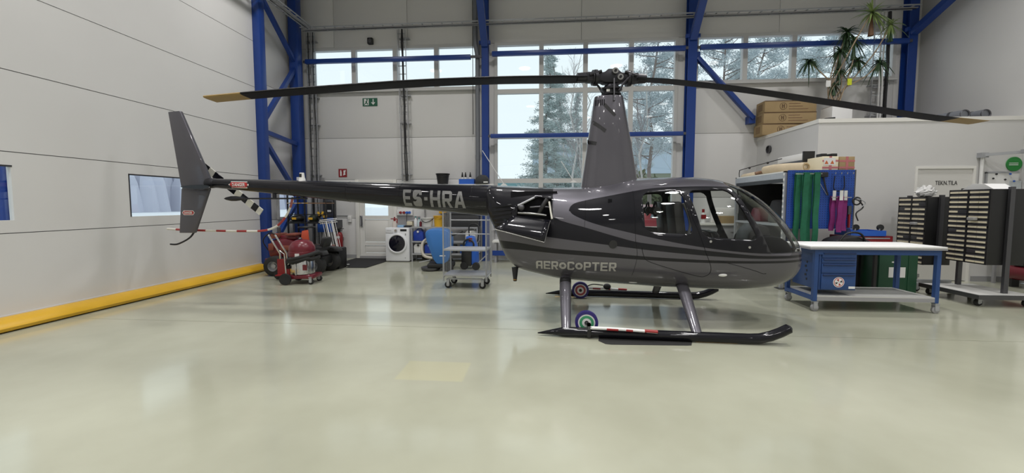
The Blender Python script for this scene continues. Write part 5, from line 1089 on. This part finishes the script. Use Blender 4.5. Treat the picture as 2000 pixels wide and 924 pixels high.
tag(MB().cyl((0, .016, 0), (.17, .016, -.28), .004, n=6).build('grey_wire', M_steel, loc=(4.45, 7.17, 1.87)), 'grey wire running slantwise across the blue panel', 'wire')
t = thing('red_tool', 'red handled tool hanging beside the purple slings', 'tool', (4.966, 7.165, 1.05)); MB().bx(-.012, .012, -.02, .02, 0, .22).build('handle', M_red, t, bevel=.005); MB().bx(-.025, .025, -.015, .025, .22, .36).build('head', M_dsteel, t)
t = thing('wire_loop', 'black wire loop hanging over white sling tags', 'wire loop', (4.785, 7.16, 1.7)); MB().tube(spl([(-.07, 0, .2), (-.08, 0, .0), (0, 0, -.05), (.08, 0, 0), (.07, 0, .2)], 6), .008, 6).build('loop', M_black, t, smooth=60)
# things on the rack
zt = 1.992; M_clothb = mat('beige cloth', (.52, .43, .30), .85, noise=.18, nscale=7, bump=.4, bscale=12)
t = thing('fabric_roll', 'rolled beige fabric lying on the tall rack', 'fabric roll', (4.12, 7.5, zt)); MB().tube([(.26, -.12, .077), (.15, .2, .086), (.06, .45, .088), (.0, .66, .08)], [.075, .084, .086, .075], 20).build('roll', M_clothb, t, smooth=60); MB().torus((.265, -.125, .077), .05, .014, 'y').build('roll_end', M_card, t, smooth=60)
t = thing('fabric_pile', 'crumpled beige fabric pile under the roll on tall rack', 'fabric', (4.05, 8.47, zt)); MB().prism([(-.05, 0), (.4, 0), (.42, .05), (.2, .1), (.0, .06)], -.2, .45).build('cloth', M_clothb, t, bevel=.03); MB().tube(spl([(-.05, -.2, .03), (.1, -.22, .06), (.3, -.2, .03)], 5), .03, 8).build('fold', M_wood, t, smooth=60)
t = thing('fabric_bolt', 'flat beige fabric bundle beside the striped cartons on the rack', 'fabric', (4.65, 7.82, zt)); MB().prism([(-.2, 0), (.16, 0), (.18, .1), (.15, .19), (-.15, .19), (-.22, .08)], -.17, .36).build('cloth', M_clothb, t, bevel=.04)
M_stripe2 = mat('pink tape', (.50, .16, .17), .6)
def tcarton(lab, x, y, w_, d_, h_):
    t = thing('taped_carton', lab, 'box', (x, y, zt)); MB().bx(0, w_, 0, d_, 0, h_).build('carton', M_cream if 'white' in lab else M_card, t, bevel=.006)
    for z0 in (.15, .62): MB().bx(-.001, w_+.001, -.003, 0, h_*z0, h_*(z0+.13)).build('tape', M_stripe2, t)
    MB().bx(w_*.42, w_*.58, -.004, 0, 0, h_).build('tape_upright', M_stripe2, t); return t
tcarton('brown carton with pink tape on the corner of the tall rack', 4.83, 7.25, .24, .4, .23)
t = tcarton('carton with pink tape and white warning label on the tall rack', 4.56, 7.24, .25, .4, .235)
MB().bx(.02, .2, -.006, -.004, .09, .21).build('warning_label', M_paper, t)
for x in (.06, .15): MB().prism([(x-.03, .11), (x+.03, .11), (x, .17)], -.008, -.006).build('warning_triangle', mat('orange triangle', (.55, .12, .03), .5), t)
t = thing('white_light_bar', 'white and grey light bar lying on the fabric on tall rack', 'light bar', (4.57, 8.1, zt+.204)); MB().bx(-.05, .12, -.4, .4, .02, .14).build('bar', M_white, t, bevel=.01); MB().bx(-.06, .13, -.4, .4, -.015, .02).build('base', M_dsteel, t); MB().bx(-.06, .13, -.43, -.4, -.01, .17).build('end_cap', M_black, t)
for x in (4.74, 4.58): tag(MB().bx(x, x+.09, 7.3, 7.45, zt+.236, zt+.29).build('black_block', M_black, bevel=.01), 'small black plastic block on the '+('warning label carton' if x > 4.7 else 'edge of the warning label carton'), 'block')
t = thing('antenna_rod', 'thin black rod with knobs along the tall rack edge', 'rod', (4.02, 7.9, zt)); MB().tube(spl([(.0, 1.06, 0), (.0, 1.06, .12), (.02, .95, .16), (.2, -.1, .26)], 6), .008, 6).build('rod', M_black, t, smooth=60); MB().sph((.05, .75, .17), .022).build('knob', M_black, t); MB().sph((.14, .25, .22), .022).build('clamp', M_black, t)
# ================================================================== blue workbench
t = thing('workbench', 'blue steel workbench on casters with white top and drawer unit', 'workbench', (3.56, 5.74, 0)); L, D = 1.62, .66; M_bb = mat('workbench blue', (.018, .06, .20), .4, noise=.1, nscale=4)
MB().bx(-.06, L, -.03, D+.03, .862, .885).build('worktop', M_paper, t, bevel=.004); MB().bx(-.06, L, -.032, D+.03, .84, .861).build('worktop_edge', M_grey, t)
for x in (.02, L-.09):
    for y in (0, D-.05): MB().bx(x, x+.05, y, y+.05, .14, .84).build('leg', M_bb, t)
MB().bx(.07, L-.09, 0, .03, .77, .84).bx(.07, L-.09, D-.03, D, .77, .84).build('apron', M_bb, t)
for x in (.02, L-.09): MB().bx(x, x+.05, .05, D-.05, .15, .2).build('side_rail', M_bb, t); MB().bx(x, x+.05, .05, D-.05, .78, .84).build('side_rail', M_bb, t)
MB().bx(.07, L-.09, .0, D, .19, .215).build('lower_shelf', mat('pale shelf board', (.5, .5, .48), .5, noise=.1), t); MB().bx(.07, L-.09, -.002, .0, .15, .2).build('front_rail', M_grey, t)
du = MB().bx(.09, .56, .02, .6, .29, .835).build('drawer_unit', M_bb, t, bevel=.006)
for z0, z1 in ((.725, .80), (.655, .718), (.52, .648), (.30, .512)):
    dr = MB().bx(.115, .545, .004, .02, z0, z1).build('drawer', M_bb, t, bevel=.005); MB().bx(.13, .53, -.01, .004, z1-.022, z1-.008).build('drawer_pull', mat('dark pull', (.012, .03, .1), .4), dr)
MB().lathe([(.0, -.003), (.07, -.003), (.07, 0), (.0, 0)], (.335, .004, .40), 'y', 32).build('round_emblem', M_paper, t); MB().lathe([(.054, -.004), (.062, -.004), (.062, -.002), (.054, -.002)], (.335, .004, .40), 'y', 32, False).build('emblem_ring', M_dng, t)
for k in range(4):
    a = k*pi/2+.3; c, s = cos(a), sin(a); MB().prism([(.335+.01*c, .40+.01*s), (.335+.045*cos(a+.35), .40+.045*sin(a+.35)), (.335+.045*cos(a-.3), .40+.045*sin(a-.3))], -.003, .0).build('emblem_blade', M_dng if k % 2 else M_ink, t)
MB().bx(.46, .54, -.001, .004, .315, .345).build('drawer_label', M_paper, t)
for k in range(5): MB().bx(.087, .09, .26+.02*(k % 2), .285+.03*(k % 2), .62-.06*k, .65-.06*k).build('black_mark', M_ink, t)
for x, y in ((.06, .03), (L-.05, .03), (.06, D-.03), (L-.05, D-.03)): caster(t, x, y, .048, m=M_grey)
t = thing('green_bin', 'green steel bin with white label seen under the workbench', 'bin', (5.46, 7.0, 0)); M_gr = mat('bin green', (.008, .06, .028), .45)
MB().bx(-.28, .28, -.22, .22, .02, .72).build('body', M_gr, t, bevel=.01); MB().bx(-.29, .29, -.23, .23, .72, .78).build('lid', M_paper, t); MB().bx(-.14, .1, -.226, -.22, .3, .46).build('label_plate', M_paper, t); MB().bx(-.1, .02, -.226, -.22, .53, .55).build('name_plate', M_paper, t); MB().bx(-.26, .26, -.2, .2, 0, .03).build('foot', M_black, t); MB().bx(.14, .16, -.226, -.22, .05, .7).build('edge_rib', M_gr, t)
# red cabinet with bag and blue dolly
t = thing('tool_cabinet', 'dark red tool cabinet behind the workbench', 'cabinet', (5.45, 7.6, 0)); MB().bx(-.36, .40, -.2, .2, .06, .9).build('body', M_dred, t, bevel=.01); MB().bx(-.34, .38, -.206, -.2, .72, .88).build('drawer', M_red, t); MB().bx(-.3, .34, -.212, -.206, .85, .87).build('pull', M_steel, t); MB().bx(-.34, .38, -.18, .18, 0, .06).build('plinth', M_black, t)
t = thing('wheel_dolly', 'blue dolly lying upside down with casters up on the tool cabinet', 'dolly', (5.46, 7.58, .9)); MB().bx(-.3, .26, -.2, .2, .0, .012).bx(-.3, .26, -.2, -.18, .012, .09).bx(-.3, .26, .18, .2, .012, .09).bx(-.3, -.28, -.18, .18, .012, .09).bx(.24, .26, -.18, .18, .012, .09).build('deck', M_bluep, t)
for x in (-.19, .2): MB().cyl((x, -.12, .0), (x, -.12, .12), .02).build('fork', M_steel, t); MB().lathe([(.0, -.016), (.05, -.018), (.055, 0), (.05, .018), (.0, .016)], (x+.02, -.12, .14), 'y', 20).build('wheel', M_rubber, t, smooth=40)
t = thing('black_duffel', 'black duffel bag lying behind the workbench top', 'bag', (4.78, 7.0, .68)); MB().prism([(-.26, .0), (.36, .0), (.38, .14), (.2, .22), (.1, .26), (-.08, .24), (-.22, .2), (-.28, .1)], -.2, .16).build('body', M_black, t, bevel=.05); MB().tube(spl([(-.2, -.2, .15), (-.1, -.22, .3), (.1, -.22, .3), (.2, -.2, .15)], 5), .015, 6).build('strap', M_black, t, smooth=60)
t = thing('side_table', 'dark side table carrying the black duffel bag', 'table', (4.78, 6.98, 0)); MB().bx(-.4, .38, -.22, .18, .65, .68).build('top', M_black, t)
for x in (-.38, .33):
    for y in (-.2, .13): MB().bx(x, x+.04, y, y+.04, 0, .65).build('leg', M_black, t)
# ================================================================== small parts racks
def bin_rack(lab, x0, y0, y1, z0, z1, dep, platform, rows):
    t = thing('parts_rack', lab, 'parts rack', (x0, y0, 0)); W, H = y1-y0, z1-z0
    MB().bx(.02, dep, 0, W, z0, z1).build('cabinet', M_black, t, bevel=.006)
    cw, rh = W/2, H/rows
    fr = MB().bx(.0, .022, -.002, .016, z0, z1).bx(.0, .022, W-.016, W+.002, z0, z1).bx(.0, .022, cw-.01, cw+.01, z0, z1)
    fr.bx(0, .022, 0, W, z0, z0+.012).bx(0, .022, 0, W, z1-.012, z1).bx(0, .022, 0, W, z0+H*.49, z0+H*.51).build('cabinet_frame', M_black, t)
    dme = MB().bx(.002, .02, .018, cw-.014, .004, rh-.006).mesh('drawer', bevel=.002); M_dr = mat('smoky drawer', (.05, .05, .055), .25)
    ls_ = [MB().bx(-.004, .002, .022, cw*.5-.004, rh*.25, rh*.62).mesh('label_strip'), MB().bx(-.004, .002, cw*.5+.002, cw-.018, rh*.25, rh*.62).mesh('label_strip')]; rg = random.Random(len(lab))
    for c in range(2):
        for r_ in range(rows):
            o = link('drawer', dme, M_dr, t); o.location = (0, c*cw+.003, z0+r_*rh)
            for q in range(2):
                if rg.random() < .9: link('label_strip', ls_[q], M_cream, o)
    if platform:
        MB().bx(-.26, dep+.02, -.2, W+.1, .14, .165).build('platform', mat('pale shelf board', (.5, .5, .48), .5), t); MB().bx(-.28, dep+.02, -.23, -.2, .11, .17).bx(-.28, -.25, -.2, W+.1, .11, .17).build('platform_rim', M_dsteel, t)
    else:
        MB().bx(-.2, dep, -.05, .0, .12, .18).bx(-.2, dep, W, W+.05, .12, .18).bx(-.05, .0, 0, W, .14, .17).build('base_beam', M_steel, t)
    for y in (-.05, W+.01): MB().bx(dep*.42, dep*.42+.06, y, y+.04, .14, z1+.03).build('post', M_dsteel, t)
    for x, y in ((-.18, -.12), (dep-.06, -.12), (-.18, W+.02), (dep-.06, W+.02)): caster(t, x, y, .05)
    MB().bx(-.06, .0, W*.25, W*.42, z0+H*.585, z0+H*.625).build('open_drawer', mat('grey drawer', (.35, .35, .35), .4), t, bevel=.008)
    return t
bin_rack('black small parts rack with cream drawer labels on a wheeled platform', 6.3, 6.38, 6.98, .565, 1.655, .5, True, 15)
bin_rack('black small parts rack standing by the TEKN.TILA door', 6.3, 7.36, 7.9, .42, 1.56, .42, False, 14)
t = thing('plastic_wrap', 'crumpled clear plastic wrap lying on the rear parts rack', 'plastic wrap', (6.5, 7.62, 1.56)); wb = MB().sph((0, 0, .09), (.13, .15, .1), 22, 14); wr = random.Random(4); wb.v = [V((p_.x*wr.uniform(.7, 1.15), p_.y*wr.uniform(.7, 1.15), max(0, p_.z*wr.uniform(.75, 1.15)))) for p_ in wb.v]; wb.build('wrap', mat('milky plastic', (.7, .7, .69), .3), t)
t = thing('paper_tray', 'white folded paper sheet on the wheeled parts rack', 'paper', (6.52, 6.68, 1.655)); MB().prism([(-.25, 0), (.2, 0), (.05, .09), (-.12, .08)], -.14, .14, 'x').build('sheet', M_paper, t)
# notice board, wall arm
a, b = pY(1927, 337, RY-.02), pY(1927, 468, RY-.02); t = thing('notice_board', 'white notice board with pinned papers on the room wall', 'notice board', (a.x, RY-.03, b.z)); w_, h_ = XR-.06-a.x, a.z-b.z
MB().bx(0, w_, 0, .03, 0, h_).build('board', M_paper, t); MB().bx(-.015, w_, -.008, .03, h_-.015, h_+.015).bx(-.015, .01, -.008, .03, 0, h_).build('board_frame', M_steel, t)
for x, z_, pw, ph_, m in ((.06, .75, .28, .38, M_white), (.38, .72, .2, .36, mat('printed map', (.5, .54, .55), .7, noise=.25, nscale=18)), (.05, .3, .3, .38, M_trimw), (.4, .2, .18, .45, M_white)): MB().bx(x, x+pw, -.004, 0, z_, z_+ph_).build('pinned_sheet', m, t)
for x, z_ in ((.1, 1.12), (.3, 1.1), (.45, 1.07), (.34, .98), (.55, .9), (.56, .6), (.38, 1.2), (.15, 1.2)): MB().lathe([(.0, -.012), (.016, -.012), (.016, 0), (.0, 0)], (x, -.004, z_), 'y', 10).build('magnet', M_bluep if x > .3 else M_ink, t)
p = pY(1995, 328, RY-.01); t = thing('round_sign', 'round green sign on the room wall above the notice board', 'sign', (8.485, RY-.008, 2.165)); MB().lathe([(.0, -.01), (.13, -.01), (.13, .008), (.0, .008)], axis='y', n=32).build('disc', mat('sign green', (.02, .22, .04), .5), t); MB().bx(-.09, .06, -.013, -.01, -.02, -.008).bx(-.09, .06, -.013, -.01, .012, .022).build('text_line', M_paper, t)
t = thing('swivel_arm_crane', 'grey swivel arm mounted on the room wall over notice board', 'arm', (7.92, RY-.04, 1.9)); MB().cyl((0, 0, -.9), (0, 0, .42), .025).build('post', M_white, t, smooth=50); MB().bx(-.06, .06, -.05, .042, .38, .47).build('joint', M_steel, t); MB().beam((0, -.03, .43), (.32, -.35, .44), .03, .05).build('lower_arm', M_steel, t); MB().bx(.25, .69, -.42, -.36, .42, .48).build('rail', M_steel, t); MB().cyl((.45, -.39, .42), (.45, -.39, .1), .006).build('cord', M_ink, t); MB().cyl((.52, -.38, .48), (.62, -.36, .6), .01).build('tie_rod', M_steel, t)
t = thing('desk', 'white desk standing by the right wall under the notice board', 'desk', (8.18, 7.5, 0)); MB().bx(-.08, .42, -.35, .65, .73, .76).build('top', M_paper, t)
for x in (-.05, .36):
    for y in (-.3, .58): MB().bx(x, x+.04, y, y+.04, 0, .73).build('leg', M_grey, t)
t = thing('red_compressor', 'dark red compressor under the white desk', 'compressor', (8.3, 7.6, 0)); MB().cyl((-.16, -.2, .26), (-.16, .2, .26), .13, n=20).build('tank', M_dred, t, smooth=40); MB().bx(-.26, .0, -.12, .14, .38, .54).build('motor', M_black, t, bevel=.03)
for y in (-.16, .16): MB().bx(-.22, -.1, y-.02, y+.02, 0, .16).build('foot', M_black, t)
# counter along the back wall behind the cabin
t = thing('back_counter', 'long counter with pale top along the back wall seen through the cabin', 'counter', (3.55, 9.75, 0)); MB().bx(0, 1.5, 0, .6, .95, .99).build('top', M_trimw, t)
for k in range(3): MB().bx(.02+k*.49, .49+k*.49, .03, .55, .08, .95).build('cabinet_front', M_grey, t, bevel=.005); MB().bx(.2+k*.49, .3+k*.49, .015, .03, .8, .82).build('handle', M_steel, t)
MB().bx(.05, 1.45, .06, .55, 0, .08).build('plinth', M_black, t)
t = thing('spray_can', 'red and white spray can standing on the back counter', 'can', (3.68, 9.95, .99)); MB().lathe([(.0, 0), (.05, 0), (.05, .2), (.03, .25), (.0, .25)], n=18).build('body', M_paper, t, smooth=40); MB().lathe([(.0, .25), (.03, .25), (.03, .33), (.0, .33)], n=14).bx(-.05, .05, -.052, .0, .1, .2).build('cap', M_red, t)
tag(MB().bx(4.05, 4.4, 9.85, 10.15, .99, 1.16).build('carton_box', M_card, bevel=.006), 'brown carton standing on the back counter', 'box')
tag(MB().bx(4.45, 4.75, 9.85, 10.1, .99, 1.22).build('green_box', M_green, bevel=.01), 'green box standing on the back counter', 'box')
tag(MB().bx(3.95, 4.8, 10.2, 10.32, .99, 1.35).build('white_case', M_white, bevel=.02), 'long white case leaning at the wall on back counter', 'case')
# ================================================================== outdoors
M_snow = mat('snow', (.82, .84, .88), .8, noise=.06, nscale=.6, bump=.6, bscale=.8)
o = MB().bx(-120, 120, -60, 160, -.12, -.06).build('snow_ground', M_snow); o['kind'] = 'structure'
M_bark = mat('pine bark', (.24, .2, .18), .9, noise=.2, nscale=6); M_birch = mat('birch bark', (.62, .60, .57), .8, noise=.25, nscale=5); M_twig = mat('bare twigs', (.36, .33, .33), .9)
M_ndl = mat('spruce needles', (.46, .53, .52), .8, noise=.3, nscale=1.3); M_ndl2 = mat('haze tinted needles', (.54, .60, .62), .8, noise=.3, nscale=1.3)  # distance haze is mixed into both needle colours, making them paler and bluish
PROTO = {}
def tree_mesh(kind, seed):
    """trunk, branch and needle meshes of a 10 m tree, shared between alike trees"""
    if (kind, seed) in PROTO: return PROTO[kind, seed]
    rg = random.Random(seed); h = 10.; tp = [V((rg.gauss(0, .04)*k, rg.gauss(0, .04)*k, h*k/7)) for k in range(8)]
    tr_ = MB().tube(tp, [.15*(1-k/8.2)+.012 for k in range(8)], 8).mesh('trunk', 60); bb = MB(); vs = []; fs = []
    def clump(q, s, n):
        for _ in range(n):
            c = (q.x+rg.gauss(0, s), q.y+rg.gauss(0, s), q.z+rg.gauss(0, s*.45)); a = rg.uniform(0, 6.28); l = rg.uniform(.07, .2); w = rg.uniform(.010, .024); z = rg.uniform(-.3, .6)*l
            ex, ey = cos(a)*l, sin(a)*l; fx_, fy = -sin(a)*w, cos(a)*w; o = len(vs)
            vs.extend([c, (c[0]+ex*.5+fx_, c[1]+ey*.5+fy, c[2]+z*.5+w), (c[0]+ex, c[1]+ey, c[2]+z), (c[0]+ex*.5-fx_, c[1]+ey*.5-fy, c[2]+z*.5-w)]); fs.append((o, o+1, o+2, o+3))
    nb = 95 if kind == 'spruce' else 46; c0 = .06 if kind == 'spruce' else .3
    for i in range(nb):
        f = c0+(1-c0)*(i+rg.random())/nb; a = rg.uniform(0, 6.28); k = (1-f)/(1-c0)
        l = (2.3*k**.85 if kind == 'spruce' else 2.4*min(1, k*2.2+.15)*rg.uniform(.55, 1.1))+.15; dz = rg.uniform(-.35, -.05) if kind == 'spruce' else rg.uniform(-.05, .45)
        j = f*7; p0 = tp[int(j)].lerp(tp[min(7, int(j)+1)], j-int(j)); d = V((cos(a), sin(a), dz)); e = p0+d*l+V((0, 0, .12*l)); bb.tube([p0, p0+d*l*.6, e], [.028, .016, .005], 4)
        m = max(3, int(l*7))
        for q in range(m):
            s = (q+.6)/m
            if kind == 'spruce': clump(p0.lerp(e, s)+V((0, 0, -.08)), .11+.05*l*s, 34)
            elif s > .35: clump(p0.lerp(e, s)+V((rg.gauss(0, .2), rg.gauss(0, .2), rg.gauss(.05, .1))), .17, 46)
    nm = bpy.data.meshes.new('foliage'); nm.from_pydata(vs, [], fs); PROTO[kind, seed] = (tr_, bb.mesh('branches', fix=False), nm); return PROTO[kind, seed]
def pine(lab, x, y, h, kind, seed, m, rz):
    t = thing('conifer_tree', lab, 'tree', (x, y, -.06), rz, 'trees outside the windows'); k_ = .78 if kind == 'spruce' else .64; t.scale = (h/10*k_, h/10*k_, h/10)
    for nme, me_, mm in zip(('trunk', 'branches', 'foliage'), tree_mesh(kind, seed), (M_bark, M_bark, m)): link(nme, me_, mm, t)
def birch(lab, x, y, h, seed, grp='bare birches outside the big window'):
    rg = random.Random(seed); t = thing('birch_tree', lab, 'tree', (x, y, -.06), 0, grp); t.scale = (.75, .75, 1)
    MB().tube([V((rg.gauss(0, .06)*k, 0, h*k/6)) for k in range(7)], [.075*(1-k/7)+.01 for k in range(7)], 8).build('trunk', M_birch, t, smooth=60); b = MB()
    for i in range(46):
        z = h*rg.uniform(.3, 1); a = rg.uniform(0, 6.28); l = (h*1.05-z)*.35+.3; d = V((cos(a)*.6, sin(a)*.6, .8)); p0 = V((0, 0, z*.98)); b.tube([p0, p0+d*l*.5, p0+d*l+V((cos(a), sin(a), 0))*.2], [.014, .009, .004], 4)
        for q in range(3): e = V((rg.gauss(0, .4), rg.gauss(0, .4), .5))*l*.6; b.tube([p0+d*l*rg.random(), p0+d*l*.7+e], [.006, .003], 3)
    b.build('twigs', M_twig, t, fix=False)
def at(u, Y): p = pY(u, 398, Y); return p.x, Y
for i, (u, Y, h, kind, lab) in enumerate((
    (1066, 24, 10.0, 'spruce', 'tall bushy spruce nearest the blue column outside the big window'),
    (1088, 29, 12.2, 'spruce', 'tall narrow spruce behind the bushy one outside the big window'),
    (1128, 38.5, 11.7, 'spruce', 'shorter spruce behind the mast fairing outside the big window'),
    (1268, 22, 11.6, 'pine', 'tall pine with bare lower trunk outside the big window'),
    (1318, 29.5, 14.0, 'pine', 'broad pine next to the window edge column outside'),
    (1242, 36, 11.5, 'pine', 'slim distant pine seen past the mast fairing'),
    (1405, 18, 9.3, 'pine', 'broad pine behind the slanting brace in the high window'),
    (1480, 25, 12.5, 'pine', 'broad pine outside the second pane beyond the cardboard boxes'),
    (1545, 28.5, 12.7, 'pine', 'broad pine outside the high window beside the hanging leaf tuft'),
    (1625, 20.5, 10.1, 'pine', 'broad pine behind the plant outside the high window'),
    (1720, 24, 10.7, 'pine', 'broad pine beyond the corner column outside'),
    (1585, 36, 15.0, 'spruce', 'tall distant spruce between the broad pines outside'),
    (1440, 35.5, 14.1, 'spruce', 'distant spruce behind the cardboard boxes outside'))):
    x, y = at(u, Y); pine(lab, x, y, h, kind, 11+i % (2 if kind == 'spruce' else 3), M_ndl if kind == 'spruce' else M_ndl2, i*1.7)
for i, (u, Y, h, lab) in enumerate(((1118, 20.5, 8.8, 'bare white birch beside the shorter spruce outside'), (1137, 18, 7.0, 'thin bare birch close to the mast fairing outside'), (1100, 34, 12.6, 'bare birch with forked top behind the spruces outside'), (1250, 18.5, 7.3, 'thin bare birch next to the tall pine outside'), (1325, 25, 8.4, 'thin bare birch at the window edge outside'))):
    x, y = at(u, Y); birch(lab, x, y, h, 60+i)
# pale blue hall, hillside shrubs, teal shed, fence
x0, y0 = at(1040, 60); t = thing('pale_hall', 'pale blue industrial hall standing behind the trees', 'building', (x0, 60, -.06)); M_hall = mat('pale blue cladding', (.42, .50, .58), .6)
MB().bx(0, 23, 0, 8, 5.8, 9.8).build('wall', M_hall, t); MB().bx(-.2, 23.2, -.3, 8.3, 9.3, 10.0).build('roof', mat('hall roof', (.36, .42, .48), .6), t); MB().bx(0, 23, .1, 8, 0, 5.8).build('base_wall', mat('green brown wall', (.2, .22, .16), .8), t)
for k in range(6): MB().bx(1.2+k*3.7, 1.35+k*3.7, -.05, 0, 5.8, 9.3).build('cladding_rib', mat('hall rib', (.3, .37, .44), .6), t)
M_shr = mat('evergreen shrub', (.11, .13, .06), .85, noise=.4, nscale=2)
for i, (u, Ys, w, h) in enumerate(((1068, 42, 3.1, 4.4), (1110, 45, 3.3, 5.4), (1145, 48.5, 3.6, 5.4), (1240, 27, 2.0, 3.8), (1275, 39.5, 2.9, 4.2), (1310, 42, 3.1, 4.0))):
    x, y = at(u, Ys); rg = random.Random(90+i); t = thing('evergreen_shrub', ('olive shrub beside the teal shed outside', 'tall olive shrub under the spruces outside', 'olive shrub behind mast fairing base outside', 'olive shrub right past the mast fairing outside', 'olive shrub under the tall pine outside', 'low olive shrub at the window edge outside')[i], 'shrub', (x, y, -.06), 0, 'shrubs behind the big window'); b = MB()
    for k in range(900):
        a, r_ = rg.uniform(0, 6.28), math.sqrt(rg.random())*w/2; z_ = rg.random()*h*(1-.5*(r_/(w/2))**2); q = V((cos(a)*r_, sin(a)*r_, z_)); e = V((rg.gauss(0, .2), rg.gauss(0, .2), rg.gauss(0, .15))); f = V((rg.gauss(0, .1), rg.gauss(0, .1), rg.gauss(0, .14))); b.add([q-e, q+f, q+e, q-f], [(0, 1, 2, 3)])
    b.build('foliage', M_shr, t, fix=False); MB().tube([(0, 0, 0), (0, 0, h*.7)], [.08, .03], 6).build('stem', M_bark, t)
x0, y0 = at(940, 48); t = thing('teal_shed', 'low shed with teal roof beyond the big window', 'shed', (x0, 48, -.06)); MB().bx(0, 6.4, 0, 4, 0, 3.2).build('wall', mat('shed wall', (.45, .47, .46), .7), t); MB().bx(-.2, 6.5, -.2, 4.2, 3.2, 4.35).build('roof', mat('teal sheet roof', (.12, .27, .29), .5), t)
# red car parked outside the big window
p = pY(1280, 420, 14.6); t = thing('parked_car', 'red car parked on the snow outside the big window', 'car', (p.x+.75, 14.7, -.06), rad(14)); M_car = mat('car red', (.55, .06, .08), .3, 0, 1.); M_cg = mat('car window', (.30, .36, .40), .08)
prof = [(-1.9, .35), (1.9, .35), (1.95, .6), (1.85, .82), (.95, .95), (.85, 1.0), (-1.6, 1.0), (-1.9, .9)]
MB().prism(prof, -.82, .82).build('body', M_car, t, bevel=.08)
cab = [(-1.62, .98), (1.0, .98), (.35, 1.42), (-.2, 1.5), (-1.1, 1.48), (-1.5, 1.3)]
vv = [(x, -.78 if z < 1 else -.62, z) for x, z in cab]+[(x, .78 if z < 1 else .62, z) for x, z in cab]; n = 6
MB().add(vv, [tuple(range(5, -1, -1)), tuple(range(6, 12))]+[(i, (i+1) % n, n+(i+1) % n, n+i) for i in range(n)]).build('cabin', M_car, t, bevel=.05)
for s in (-1, 1):
    def sy(z, s=s): return s*(.79-(z-1.0)*.345)
    for q in ([(-1.4, 1.05), (-.5, 1.05), (-.5, 1.4), (-1.2, 1.4)], [(-.42, 1.05), (.72, 1.05), (.25, 1.36), (-.2, 1.42), (-.42, 1.42)]):
        MB().add([(x, sy(z), z) for x, z in q], [tuple(range(len(q)))]).build('side_window', M_cg, t, fix=False)
    MB().sph((.7, s*.95, 1.05), (.1, .09, .07)).build('mirror', M_car, t, smooth=60)
    for x in (-1.25, 1.25): MB().lathe([(.0, -.1), (.2, -.1), (.31, -.09), (.32, .09), (.0, .1)], (x, s*.76, .32), 'y', 24).build('wheel', M_rubber, t, smooth=40); MB().lathe([(.0, -.11), (.19, -.105), (.19, .105), (.0, .11)], (x, s*.76, .32), 'y', 16).build('rim', M_steel, t)
    MB().bx(-1.7, 1.7, s*.835-.012, s*.835+.012, .55, .6).build('side_trim', M_dred, t)
MB().add([(1.03, -.68, 1.0), (1.03, .68, 1.0), (.42, .56, 1.40), (.42, -.56, 1.40)], [(0, 1, 2, 3)]).build('windscreen', M_cg, t, fix=False)
for s in (-1, 1): MB().sph((1.88, s*.6, .72), (.08, .18, .09)).build('headlight', M_paper, t, smooth=60)
MB().bx(1.86, 1.99, -.8, .8, .38, .56).build('bumper', M_dred, t, bevel=.04)
# blue container and distant forest on the hangar door side
t = thing('blue_container', 'blue shipping container standing on the snow outside the hangar door', 'container', (-12.2, 10.1, -.06)); M_cont = mat('container blue', (.006, .05, .30), .5)
MB().bx(-2.4, 0, -6, 0, .15, 2.75).build('body', M_cont, t); MB().bx(-2.4, .02, -6, .02, 0, .15).build('base_frame', mat('container frame', (.02, .1, .4), .5), t); MB().bx(-2.42, .03, -6.02, .03, 2.7, 2.8).build('top_frame', M_cont, t)
for k in range(24): MB().bx(.0, .035, -5.9+k*.245, -5.78+k*.245, .2, 2.65).build('corrugation', M_cont, t)
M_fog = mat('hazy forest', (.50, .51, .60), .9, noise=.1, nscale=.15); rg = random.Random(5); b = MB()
for k in range(260):
    y = -30+k*.55+rg.uniform(-.3, .3); x = -75+rg.uniform(-6, 6); h = rg.uniform(7, 11); w_ = rg.uniform(1.6, 2.6); b.tube([(x, y, -.06), (x, y, h*.5), (x, y, h)], [w_, w_*.7, .05], 6)
o = b.build('distant_forest', M_fog, fix=False, kind='stuff'); o['label'] = 'hazy grey forest edge far beyond the snowy field'; o['category'] = 'forest'
